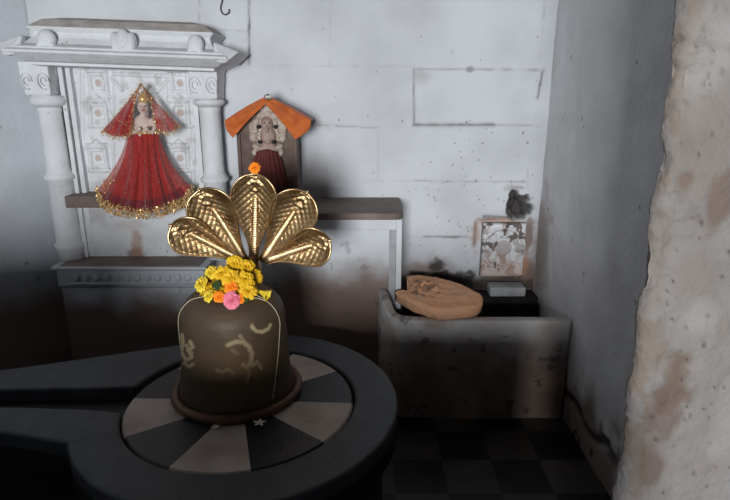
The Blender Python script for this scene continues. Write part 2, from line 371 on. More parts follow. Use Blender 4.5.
def pillar():
    # section runs along the face, round a worn corner and back along the reveal
    YP = 1.05; XE = 0.556
    face = [(x, YP) for x in np.linspace(1.25, XE+.03, 130)]
    cor = [(XE+.03-.03*math.sin(a), YP+.03-.03*math.cos(a)) for a in np.linspace(.1, PI/2, 12)]
    back = [(XE+.002+.8*(y-YP-.03), y) for y in np.linspace(YP+.035, 1.38, 40)]
    sec = np.array(face+cor+back+[(0.87, 1.40)]); zs = steps(0, 2.6, .0065)
    nx = len(sec); d = np.gradient(sec, axis=0); nrm = np.stack([d[:, 1], -d[:, 0]], -1); nrm /= np.linalg.norm(nrm, axis=1)[:, None]
    nrm = -nrm if nrm[20, 1] > 0 else nrm
    S = np.concatenate([[0], np.cumsum(np.hypot(*np.diff(sec, axis=0).T))])
    SS, Z = np.meshgrid(S, zs, indexing='ij')
    XX = np.repeat(sec[:, 0][:, None], len(zs), 1)
    ec = np.abs(SS-S[130+6])                                # distance from the worn corner
    D = (fbm(SS*5, Z*5, seed=91)-.5)*.02 + (fbm(SS*30, Z*30, seed=92)-.5)*.006
    chip = np.clip(fbm(SS*9, Z*11, seed=93)-.46, 0, 1)*(1-sstep(.02, .11, ec))*.07; D -= chip
    D += (1-sstep(.25, .85, Z))*(1-sstep(.0, .16, ec))*.006
    low = (1-sstep(.70, .88, Z+(fbm(SS*8, Z*8, seed=9)-.5)*.2))
    D += (fbm(SS*40, Z*26, seed=99)-.5)*.012*low*(1-sstep(.05, .16, ec))
    hline = 1.435-.22*(XX-XE)+(fbm(SS*12, 0*Z, seed=3)-.5)*.03
    g = 1-sstep(.002, .006, np.abs(Z-hline)); D -= g*.006
    rust = np.zeros_like(Z); brown = np.zeros_like(Z); dark = g*.35; pale = np.zeros_like(Z)
    def b(px, py, rx, ry, arr, amt, seed, fr=22, e=.5):
        c = P(px, py, YP); k = np.hypot((XX-c.x)/(rx*.0019), (Z-c.z)/(ry*.0019))+(fbm(SS*fr, Z*fr, seed=seed)-.5)*1.5
        np.maximum(arr, (1-sstep(1-e, 1+e*.5, k))*amt, out=arr)
    b(667, 380, 22, 48, brown, .75, 5); b(655, 420, 20, 35, brown, .6, 6); b(655, 350, 10, 20, rust, .7, 7); b(640, 470, 16, 40, brown, .6, 6)
    b(686, 180, 9, 15, brown, .65, 8); b(722, 200, 16, 34, brown, .6, 9); b(700, 170, 7, 22, rust, .4, 10); b(712, 130, 40, 60, rust, .35, 33, 9)
    b(720, 330, 16, 22, rust, .3, 11); b(690, 280, 30, 40, rust, .25, 12, 9); b(655, 250, 14, 60, rust, .4, 14, 12); b(700, 450, 40, 50, rust, .22, 15, 9)
    b(690, 315, 26, 30, pale, .3, 16, 12); b(720, 420, 22, 50, pale, .3, 17, 12); b(700, 60, 30, 50, pale, .35, 18, 10)
    low2 = (1-sstep(.015, .05, ec))*sstep(.44, .56, fbm(SS*30, Z*16, seed=50)); np.maximum(rust, low2*.7, out=rust)
    for k in range(90):
        c = P(random.uniform(645, 728), random.uniform(5, 495), YP); s = random.uniform(.0015, .0045)
        np.maximum(dark if k % 3 else brown, (1-sstep(.5, 1.4, np.hypot((XX-c.x)/s, (Z-c.z)/(s*random.uniform(.8, 1.8)))))*.75*(SS < S[131]), out=(dark if k % 3 else brown))
    XX = XX + (1.35-Z)*.024
    V = np.stack([XX + nrm[:, 0][:, None]*D, np.repeat(sec[:, 1][:, None], len(zs), 1) + nrm[:, 1][:, None]*D, Z], -1).reshape(-1, 3)
    tag(obj('wall_front_right', V, grid_faces(nx, len(zs)), M['pillar'], attrs=dict(brown=brown, rust=rust, dark=dark, pale=pale)), kind='structure')
pillar()

# ------------------------------------------------------------------ stone shelf, trough
def dirt_shade_face(name, x0, x1, z0, z1, y, m, parent, top, seed, th=.012, dk=0.):
    xs, zs = steps(x0, x1, .008), steps(z0, z1, .008); X, Z = np.meshgrid(xs, zs, indexing='ij'); n = fbm(X*7, Z*7, seed=seed); n2 = fbm(X*28, Z*28, seed=seed+3)
    H = (n-.5)*.006+(n2-.5)*.003
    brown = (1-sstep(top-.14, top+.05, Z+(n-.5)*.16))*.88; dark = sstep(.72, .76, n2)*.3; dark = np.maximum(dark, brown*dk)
    V = np.stack([X, y-H, Z], -1).reshape(-1, 3); n0 = len(V); a, b = len(xs), len(zs); f = grid_faces(a, b)
    loop = [i*b for i in range(a)]+[(a-1)*b+j for j in range(1, b)]+[i*b+b-1 for i in range(a-2, -1, -1)]+[j for j in range(b-2, 0, -1)]
    B = V[loop].copy(); B[:, 1] = y+th; V = np.concatenate([V, B]); m_ = len(loop); z = np.zeros(m_)
    f += [(loop[i], loop[(i+1) % m_], n0+(i+1) % m_, n0+i) for i in range(m_)]; f.append(tuple(range(n0, n0+m_))[::-1])
    return obj(name, V, f, m, parent, attrs=dict(brown=np.append(brown.ravel(), z), rust=np.append((brown*0).ravel(), z), dark=np.append(dark.ravel(), z)))
SH = P(360, 197, YB).z                       # height of the shelf
XS0, XS1 = -0.60, P(404, 212, 2.29).x
def stone_ledge():
    t = thing('stone_ledge', (-.2, 2.47, 0), 'white masonry ledge with a dark grimy top, between carved niche and trough', 'ledge')
    b = MB().box((XS0, 2.315, 0), (XS1-.012, YB-.012, SH-.03))
    x2 = P(389, 250, 2.3).x; x3 = P(396, 250, 2.3).x
    o = b.build('body', M['wall'], t)
    dirt_shade_face('plaster_face', XS0, XS1-.012, 0, SH-.035, 2.312, M['wall'], t, .62, 5)  # brown carried high: dirt, with the shadow behind the linga painted in
    f = MB().box((x3, 2.295, .42), (XS1-.006, 2.318, SH-.03)); f.box((XS0+.05, 2.295, SH-.075), (x3, 2.318, SH-.03))
    bevel(f.build('raised_border', M['wall'], t), .003)
    f = MB().box((x2, 2.303, .42), (x3-.001, 2.318, SH-.076)); tag(f.build('recess_shade_strip', M['block'], t), 'grey strip standing in for the recess shade beside the raised border')  # grey colour paints the shade of the recess
    n = 10; r = .05
    poly = [(XS0, YB-.012), (XS0, 2.285)]+[(XS1-r+r*math.sin(a), 2.285+r-r*math.cos(a)) for a in np.linspace(0, PI/2, n)]+[(XS1, YB-.012)]
    bevel(MB().prism(poly, SH-.03, SH).build('top_slab', M['shelf'], t), .006, 3)
stone_ledge()

def trough():
    t = thing('stone_trough', (.45, 2.3, 0), 'curved plastered trough built into the corner below the rosette stone', 'trough')
    zt = .455
    pts = [(.055, 2.30), (.06, 2.25), (.07, 2.20), (.09, 2.155), (.125, 2.125), (.17, 2.108), (.25, 2.10), (.45, 2.10), (.65, 2.10), (XR-.012, 2.10)]
    # resample
    q = np.array(pts); s = np.concatenate([[0], np.cumsum(np.hypot(*np.diff(q, axis=0).T))]); S = steps(0, s[-1], .008)
    X = np.interp(S, s, q[:, 0]); Yv = np.interp(S, s, q[:, 1]); 
    for _ in range(12): X[1:-1] = (X[:-2]+X[2:])/2; Yv[1:-1] = (Yv[:-2]+Yv[2:])/2
    dx, dy = np.gradient(X), np.gradient(Yv); L = np.hypot(dx, dy); nx, ny = dy/L, -dx/L
    rim = zt + .06*(1-sstep(.05, .20, S))
    cols = []; out = steps(0, 1, .016)
    thick = .042
    V = []; br = []; dk = []; ru = []
    for i in range(len(S)):
        row = []
        for k in out: row.append((0.0, k*rim[i]*.975, 0))
        row += [(-.005, rim[i]-.003, 1), (-.015, rim[i], 1), (-thick*.6, rim[i]+.001, 1), (-thick+.006, rim[i]-.003, 1), (-thick, rim[i]-.014, 2)]
        for k in np.linspace(.9, .5, 6): row.append((-thick-.004, rim[i]*k, 2))
        for (o_, z, kind) in row:
            n1 = float(fbm(S[i]*6, z*6, seed=12)); n2 = float(fbm(S[i]*25, z*25, seed=13))
            o2 = o_ + (n1-.5)*.018 + (n2-.5)*.006 if kind < 2 else o_
            V.append((X[i]+nx[i]*o2, Yv[i]+ny[i]*o2, z+(n1-.5)*.012*(kind == 1)))
            br.append(float((1-sstep(.20, .44, z+(n1-.5)*.25))*.85) if kind == 0 else (.45 if kind == 1 else .8))  # low front brown: dirt plus the shade there, put into the colour
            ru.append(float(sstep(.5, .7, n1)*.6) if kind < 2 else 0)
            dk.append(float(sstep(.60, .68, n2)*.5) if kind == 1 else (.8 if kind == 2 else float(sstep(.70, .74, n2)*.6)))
    nv = len(row)
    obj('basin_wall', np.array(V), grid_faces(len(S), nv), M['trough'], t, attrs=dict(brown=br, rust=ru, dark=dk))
    tag(MB().box((.19, 2.14, .20), (XR-.01, YB-.012, .27)).build('basin_floor', M['drum'], t), 'dark wet bottom of the trough')
    MB().box((.19, 2.53, .27), (XR-.01, YB-.012, .385)).build('back_step', M['drum'], t)
trough()

def pale_block():
    a = P(488, 281, 2.60); b = P(527, 295, 2.50)
    o = MB().box((a.x, 2.54, .385), (P(526, 285, 2.55).x, 2.634, .432)).build('stone_block', M['block'])
    bevel(o, .008); tag(o, 'pale grey stone block at the back of the trough, under the rosette stone', 'stone block')
pale_block()

def rosette():
    c = P(502, 249, 2.64); w2, h2 = .105, .135
    xs = np.linspace(-w2, w2, 90); zs = np.linspace(-h2, h2, 110); X, Z = np.meshgrid(xs, zs, indexing='ij')
    r = np.hypot(X, Z-.01); a = np.arctan2(Z-.01, X)
    H = .010*(1-sstep(.036, .046, r))                                        # hub
    pet = .5+.5*np.cos(8*a)
    H += .012*sstep(.042, .055, r)*(1-sstep(.072+.018*pet, .082+.018*pet, r))*(.45+.55*pet)
    H += .008*(sstep(.094, .098, r)*(1-sstep(.104, .11, r)))
    H += .010*((np.abs(X) > w2-.012) | (np.abs(Z) > h2-.012))
    H = H*1.5 + (fbm(X*40, Z*40, seed=4)-.5)*.007
    ed = np.minimum(w2-np.abs(X), h2-np.abs(Z)); H = H*1.0 - (1-sstep(0, .006, ed))*.012
    n = fbm(X*22, Z*22, seed=14); n2 = fbm(X*30+5, Z*30, seed=15)
    brown = sstep(.56, .68, n)*.55; brown = np.maximum(brown, (1-sstep(.034, .044, r))*.5); brown = np.maximum(brown, (1-sstep(.002, .006, np.abs(r-.090)))*.5)
    rust = np.maximum(sstep(.58, .70, n2)*.4, (sstep(.0, .09, -Z+ (n-.5)*.1))*.45)
    dark = np.maximum(sstep(.64, .70, n2)*.8, (1-sstep(.0, .004, ed))*.7)
    tX = w2*1.0
    V = np.stack([c.x+X, YB-.012-.012-H, c.z+Z], -1).reshape(-1, 3)
    f = grid_faces(90, 110); n0 = len(V)
    loop = [i*110 for i in range(90)]+[89*110+j for j in range(1, 110)]+[i*110+109 for i in range(88, -1, -1)]+[j for j in range(108, 0, -1)]
    B = V[loop].copy(); B[:, 1] = YB-.002; V = np.concatenate([V, B]); m = len(loop)
    f += [(loop[i], loop[(i+1) % m], n0+(i+1) % m, n0+i) for i in range(m)]
    z = np.zeros(m)
    o = obj('rosette_stone', V, f, M['niche'], attrs=dict(brown=np.append(brown.ravel(), z), rust=np.append(rust.ravel(), z), dark=np.append(dark.ravel(), z)))
    tag(o, 'square stone carved with a round flower, stained rust brown, on the wall above the trough', 'carved stone')
rosette()

def sandstone():
    # broken slab lying across the front rim of the trough, a knot of carving on it
    zt = .462
    pix = [(395, 287), (397, 279), (406, 275), (422, 274), (440, 277), (460, 282), (472, 288), (481, 293), (479, 304), (462, 307), (440, 308), (420, 302), (404, 295)]
    pl = [G(x, y, zt+.055) for x, y in pix]
    cx = sum(p.x for p in pl)/len(pl); cy = sum(p.y for p in pl)/len(pl)
    # smooth outline
    N = 96; ang = np.linspace(0, 2*PI, N, endpoint=False)
    pa = np.array([math.atan2(p.y-cy, p.x-cx) for p in pl]); pr = np.array([math.hypot(p.x-cx, p.y-cy) for p in pl]); o_ = np.argsort(pa)
    pa, pr = pa[o_], pr[o_]; R = np.interp(ang, np.concatenate([pa-2*PI, pa, pa+2*PI]), np.tile(pr, 3)); R = (np.roll(R, 1)+R*8+np.roll(R, -1))/10
    V = []; dk = []; pa_ = []
    rings = [(k, 1) for k in np.linspace(.02, 1, 36)]+[(1.01, .8), (1.0, .5), (.99, .2), (.97, 0), (.5, 0), (.02, 0)]
    kx, ky = G(425, 287, zt+.06).x, G(425, 287, zt+.06).y
    for k, h in rings:
        for i, a in enumerate(ang):
            x, y = cx+R[i]*k*math.cos(a), cy+R[i]*k*math.sin(a)
            n1 = float(fbm(x*20, y*20, h*3, seed=5)); n2 = float(fbm(x*60, y*60, h*8, seed=6))
            z = zt + .052*h + (.0 if h < 1 else (n1-.5)*.016+(n2-.5)*.006 + .004*(1-k))
            d = dd = 0
            if h == 1:
                u, v = x-kx, y-ky
                for bx, by, rr, hh in ((-.035, .02, .022, .022), (0, .035, .02, .024), (.03, .03, .018, .02), (.0, .0, .016, .022), (.045, .0, .03, .014), (-.03, -.01, .014, .018)):
                    q = math.hypot(u-bx, (v-by)*.8)/rr; z += hh*max(0, 1-q*q)
                d = .75*float(sstep(.52, .66, fbm(x*45, y*45, seed=7)))*(1 if math.hypot(u, v*.7) < .075 else .25)
                dd = float(sstep(.5, .7, n1))*.5
            else:
                x += (n2-.5)*.012; y += (n1-.5)*.014; d = .35*float(sstep(.5, .7, n2)); dd = .2
            if k >= .95 and h == 1: z -= .006*(k-.95)/.05
            if x < .19: y = min(y, 2.278)
            V.append((x, y, z)); dk.append(d); pa_.append(dd)
    f = []
    for r in range(len(rings)-1):
        for i in range(N): f.append((r*N+i, (r+1)*N+i, (r+1)*N+(i+1) % N, r*N+(i+1) % N))
    f.append(tuple(range(N))); f.append(tuple((len(rings)-1)*N+i for i in range(N))[::-1])
    # body: make face winding consistent
    o = obj('sandstone_fragment', np.array(V), f, M['slab'], attrs=dict(dark=dk, pale=pa_))
    bm = bmesh.new(); bm.from_mesh(o.data); bmesh.ops.recalc_face_normals(bm, faces=bm.faces); bm.to_mesh(o.data); bm.free()
    tag(o, 'broken orange sandstone fragment with a worn carving, lying on the trough rim', 'stone fragment')
sandstone()

def hook():
    pts = [(223, -6), (222, 2), (220, 8), (222, 14), (226, 15), (229.5, 12), (229, 9)]
    p = [P(x, y, YB-.012) for x, y in pts]
    q = []
    for i in range(len(p)-1):
        for k in range(4): q.append(p[i].lerp(p[i+1], k/4))
    q.append(p[-1])
    for _ in range(3):
        for i in range(1, len(q)-1): q[i] = (q[i-1]+q[i+1]+q[i]*2)/4
    b = MB().tube(q, .003); b.tube([q[0], q[0]+Vector((0, .018, .004))], .003)
    tag(b.build('iron_hook', M['iron'], None, True), 'small curved iron hook on the wall above the carved niche', 'hook')
hook()

# ------------------------------------------------------------------ carved niche
def niche():
    t = thing('carved_niche', (-.98, 2.5, 0), 'white carved stone niche with a heavy cornice and two round columns', 'niche')
    zb = P(130, 267, 2.42).z                      # top of the base
    x0, x1 = P(52, 267, 2.42).x, P(205, 267, 2.42).x
    b = MB(); b.mitre(x0+.03, x1-.03, YB-.012, 2.45, [(0, 0), (0, zb-.10), (.02, zb-.095), (.02, zb-.02), (.035, zb-.012), (.035, zb)])
    base = b.build('base', M['side'], t); bevel(base, .003)
    dirt_shade_face('base_front', x0+.012, x1-.012, 0.0, zb-.105, 2.445, M['side'], t, .46, 15, .03, .2)
    d = MB()
    for k in range(13):
        xx = x0+.10+k*(x1-x0-.14)/12.; zz = zb-.055
        d.ell((xx, 2.43, zz), (.017, .010, .020), nu=10, nv=7)
    d.box((x0+.06, 2.424, zb-.086), (x1-.04, 2.432, zb-.080))
    d.build('bead_moulding', M['side'], base, True)
    # dirty top of the base
    MB().box((x0+.03, 2.43, zb), (x1-.03, YB-.02, zb+.004)).build('soot_bed', M['shelf'], base)
    # lower panel and shelf
    zs0 = P(90, 207, 2.50).z; zs1 = P(90, 191, 2.52).z; px0, px1 = P(76, 150, 2.6).x, P(197, 150, 2.6).x
    xs_, zs_ = steps(px0-.03, px1+.012, .006), steps(zb, zs0, .006); X_, Z_ = np.meshgrid(xs_, zs_, indexing='ij'); s_ = .0046
    def bl(px, py, rx, ry, amt, seed): c = P(px, py, 2.58); return (1-sstep(.5, 1.2, np.hypot((X_-c.x)/(rx*s_), (Z_-c.z)/(ry*s_))+(fbm(X_*30, Z_*30, seed=seed)-.5)*1.0))*amt
    st_r = np.maximum(bl(137, 248, 7, 22, .6, 3), np.maximum(bl(128, 225, 22, 6, .22, 4), bl(160, 262, 30, 6, .4, 5)))
    st_b = np.maximum(bl(138, 256, 9, 12, .7, 6), np.maximum(bl(120, 266, 60, 6, .7, 7), bl(95, 215, 16, 10, .25, 8))); st_d = np.maximum(bl(181, 262, 16, 8, .75, 9), bl(86, 262, 8, 12, .6, 10))
    H_ = (fbm(X_*9, Z_*9, seed=6)-.5)*.006+(fbm(X_*40, Z_*40, seed=7)-.5)*.003
    for pc in (112, 158): H_ -= (1-sstep(.001, .004, np.abs(X_-P(pc, 230, 2.58).x)))*.004
    obj('lower_panel', np.stack([X_, 2.577-H_, Z_], -1).reshape(-1, 3), grid_faces(len(xs_), len(zs_)), M['niche'], t, attrs=dict(rust=st_r, brown=st_b, dark=st_d))
    tag(MB().box((px0-.02, 2.48, zs0), (px1+.0, YB-.014, zs1-.018)).build('idol_shelf', M['shelf'], t), 'brown grimy shelf')
    # carved back panel
    zt = P(130, 64, 2.6).z; nx, nz = 190, 210
    xs = np.linspace(px0, px1, nx); zz = np.linspace(zs1-.018, zt, nz); X, Z = np.meshgrid(xs, zz, indexing='ij')
    H = (fbm(X*9, Z*9, seed=2)-.5)*.006+(fbm(X*40, Z*40, seed=3)-.5)*.004
    rust = np.zeros_like(X); dark = np.zeros_like(X); brown = np.zeros_like(X)
    s = .0046
    for (cx_, sgn) in ((98, -1), (180, 1)):
        for cy_ in (83, 113, 158):
            c = P(cx_, cy_, 2.6); u, v = (X-c.x)/s, (Z-c.z)/s          # small shrine: box body, two finials, medallion
            body = (1-sstep(9, 11, np.abs(u)))*(1-sstep(10, 12, np.abs(v))); H += body*.010
            roof = (1-sstep(0, 2, np.abs(u)*.9+(v-12)-6))*sstep(9, 11, v); H += roof*.012
            H -= body*(1-sstep(5, 6, np.abs(u)))*(1-sstep(6, 7, np.abs(v)))*.007
            rr = np.hypot(u, v); H += (1-sstep(2.5, 4, rr))*.007; np.maximum(rust, (1-sstep(1.8, 4.2, rr))*.55, out=rust)
            for e in (-1, 1): H += (1-sstep(1.2, 2.2, np.abs(u-e*8)))*(1-sstep(13, 15, np.abs(v)))*.007
            H += (1-sstep(1, 2, np.abs(np.abs(v)-13)))*(1-sstep(11, 13, np.abs(u)))*.008
    for (pts, ww) in (((( 113, 70), (113, 180)), 1.6), (((168, 72), (168, 180)), 1.6), (((82, 68), (82, 190)), 2.4), (((193, 70), (193, 190)), 2.4),
                      (((110, 78), (122, 90)), 2.), (((122, 90), (122, 74)), 1.6), (((168, 80), (156, 92)), 2.), (((156, 92), (156, 76)), 1.6), (((115, 74), (165, 76)), 2.),
                      (((108, 100), (116, 130)), 1.6), (((176, 100), (168, 130)), 1.6)):
        a, b_ = P(*pts[0], 2.6), P(*pts[1], 2.6); H += (1-sstep(ww*.4*s, ww*1.2*s, segd(X, Z, (a.x, a.z), (b_.x, b_.z))))*.008
    g = np.gradient(H); 
    low = Z < zs1+.03; np.maximum(brown, low*.3*fbm(X*20, Z*20, seed=7), out=brown)
    brown = np.maximum(brown, sstep(.62, .70, fbm(X*24, Z*24, seed=17))*.22)
    V = np.stack([X, 2.608-H, Z], -1).reshape(-1, 3)
    obj('carved_panel', V, grid_faces(nx, nz), M['niche'], t, attrs=dict(rust=rust, dark=dark, brown=brown))
    # jamb strips
    for (a, b_) in ((70, 74), (75.5, 80)):
        qa, qb = P(a, 150, 2.57), P(b_, 150, 2.57)
        MB().box((qa.x, 2.562 if a < 73 else 2.575, zb+.004), (qb.x, 2.64, zt+.01)).build('jamb_strip', M['niche'], t)
    qa, qb = P(196, 150, 2.57), P(201, 150, 2.57); MB().box((qa.x, 2.575, zb+.004), (qb.x, 2.64, zt+.01)).build('jamb_strip', M['niche'], t)
    # dark slot behind left column
    # columns
    for cx_, ztop_px, nm in ((51, 66, 'l'), (210, 70, 'r')):
        yc = 2.545; r = .052 if nm == 'l' else .047
        X0 = P(cx_, 130, yc).x; ztop = P(cx_, ztop_px, 2.44).z
        zc_ = P(cx_, 96 if nm == 'l' else 100, 2.44).z; zsft = P(cx_, 106, 2.46).z
        zmid = P(cx_, 177 if nm == 'l' else 180, 2.45).z
        prof = [(r*1.22, zb+.004), (r*1.22, zb+.05), (r*1.32, zb+.055), (r*1.32, zb+.075), (r*1.12, zb+.085), (r*1.10, zmid-.03), (r*1.34, zmid-.022), (r*1.36, zmid-.008),
                (r*1.18, zmid), (r*1.05, zmid+.015), (r, zmid+.03), (r*.97, zsft-.03), (r*1.02, zsft-.02), (r*1.02, zsft-.006)]
        col = MB().lathe(prof, (X0, yc+.02, 0), 40).build('column', M['niche'], t, True)
        MB().lathe([(r*1.02, zsft-.007), (r*1.38, zsft+.004), (r*1.48, zsft+.016), (r*1.38, zc_-.002), (r*1.2, zc_+.002)], (X0, yc+.02, 0), 40).build('column_ring', M['niche'], col, True)
        hw = .062; XK = X0-(.006 if nm == 'l' else 0); cap = MB().mitre(XK-hw+.012, XK+hw-.012, YB-.02, 2.50, [(0, zc_), (.006, zc_+.01), (.004, zc_+.03), (.012, ztop-.03), (.012, ztop+.02)])
        co = cap.build('capital', M['niche'], col); bevel(co, .004)
        sc = MB()
        for e in (-1, 1):
            for k, rr in enumerate((.024, .012)):
                pp = [Vector((XK+e*.036+rr*math.cos(a), 2.484, (zc_+ztop)/2+rr*1.4*math.sin(a))) for a in np.linspace(0, 2*PI*.8, 14)]
                sc.tube(pp, .0024, 6)
        sc.build('scroll_carving', M['niche'], co, True)
    # cornice, a little out of level
    c0 = Vector((P(128, 50, 2.42).x, 2.42, P(128, 50, 2.42).z)); rot = Matrix.Translation(c0) @ Matrix.Rotation(math.radians(2.0), 4, 'Y') @ Matrix.Translation(-c0)
    xa, xb = P(37, 60, 2.45).x, P(212, 60, 2.45).x
    def zz_(py, Y): return P(128, py, Y).z
    prof = [(-.02, zz_(69, 2.42)), (.015, zz_(68, 2.40)), (.015, zz_(65, 2.40)), (.035, zz_(63.5, 2.38)), (.062, zz_(59, 2.35)), (.085, zz_(55, 2.33)), (.085, zz_(52.5, 2.33)), (.068, zz_(51, 2.35)),
            (.066, zz_(49, 2.36)), (.024, zz_(46, 2.40)), (.004, zz_(40, 2.42)), (-.002, zz_(35, 2.42)), (.010, zz_(31.5, 2.41)), (.016, zz_(29.5, 2.41)), (.012, zz_(28.5, 2.41))]
    b = MB().mitre(xa, xb, YB-.016, 2.44, prof); b.xform(rot); cor = b.build('cornice', M['niche'], t); bevel(cor, .005, 2, 25)
    top = [(.011, zz_(28.6, 2.41)), (.002, zz_(27.5, 2.44)), (-.03, zz_(23.5, 2.52)), (-.10, zz_(22, 2.60))]
    b = MB().mitre(xa, xb, YB-.016, 2.44, top); b.xform(rot); tag(b.build('sloping_top', M['dust'], cor), 'sloping top coated in brown dust')
    # corner leaves and front brackets
    for e, xc in ((-1, xa), (1, xb)):
        q = MB()
        cx_, cz_ = xc+e*.075, zz_(46, 2.35)
        q.add([(xc+e*.02, 2.40, zz_(38, 2.38)), (xc+e*.125, 2.40, zz_(47, 2.38)), (xc+e*.075, 2.345, zz_(60, 2.36)), (xc+e*.03, 2.37, zz_(58, 2.36)),
               (xc+e*.02, 2.60, zz_(38, 2.38)), (xc+e*.13, 2.60, zz_(47, 2.38)), (xc+e*.075, 2.60, zz_(60, 2.36)), (xc+e*.03, 2.60, zz_(58, 2.36))],
              [(0, 1, 2, 3), (4, 7, 6, 5), (0, 4, 5, 1), (1, 5, 6, 2), (2, 6, 7, 3), (3, 7, 4, 0)])
        q.xform(rot); bevel(q.build('corner_leaf', M['niche'], cor), .008, 3)
    for px_, ww in ((48, 9), (125, 14), (196, 8)):
        q = MB(); c = P(px_, 42, 2.41); s = .0042
        if ww > 12:
            for dx_, dz_, rx, rz in ((-8, 0, 4, 9), (0, 3, 6, 9), (8, 0, 4.5, 9), (0, -7, 11, 4), (-4, -2, 3, 5), (5, -3, 3, 5)):
                q.ell((c.x+dx_*s, 2.395, c.z+dz_*s), (rx*s, .03, rz*s), nu=12, nv=8)
        else:
            q.ell((c.x, 2.40, c.z), (ww*s, .028, 9*s)); q.ell((c.x-ww*s*.6, 2.395, c.z-6*s), (ww*.4*s, .022, 4*s)); q.ell((c.x+ww*s*.6, 2.395, c.z-6*s), (ww*.4*s, .022, 4*s))
        q.xform(rot); remesh(q.build('leaf_bracket', M['niche'], cor, True), .004, 1)
    return zs1-.018
ZSHELF = niche()

# ------------------------------------------------------------------ cloth helpers
def sheet(name, rows, m, parent, thick=.0015, label=None):
    nu, nv = len(rows), len(rows[0]); V = np.array([[tuple(p) for p in r] for r in rows]).reshape(-1, 3)
    o = obj(name, V, grid_faces(nu, nv), m, parent); s = o.modifiers.new('solid', 'SOLIDIFY'); s.thickness = thick; s.offset = 0
    if label: o['label'] = label
    return o
def flakes(name, pts, m, parent, size, dirn=None, stretch=1.0, per=1, jit=.004, label=None):
    b = MB()
    for p in pts:
        for _ in range(per):
            q = Vector(p)+Vector([random.uniform(-jit, jit) for _ in range(3)])
            r = Matrix.Rotation(random.uniform(0, 6.28), 3, Vector([random.gauss(0, 1) for _ in range(3)]).normalized())
            s = size*random.uniform(.6, 1.3)
            vs = [Vector((s, 0, 0)), Vector((0, s*.8, 0)), Vector((-s, 0, 0)), Vector((0, -s*.8, 0)), Vector((0, 0, s*.35)), Vector((0, 0, -s*.35))]
            vs = [r @ v for v in vs]
            if stretch != 1: vs = [Vector((v.x, v.y, v.z*stretch)) for v in vs]
            b.add([q+v for v in vs], [(0, 1, 4), (1, 2, 4), (2, 3, 4), (3, 0, 4), (1, 0, 5), (2, 1, 5), (3, 2, 5), (0, 3, 5)])
    o = b.build(name, m, parent, False, fix=False)
    if label: o['label'] = label
    if len(pts) > 100 or name == 'glitter': o['kind'] = 'stuff'
    return o

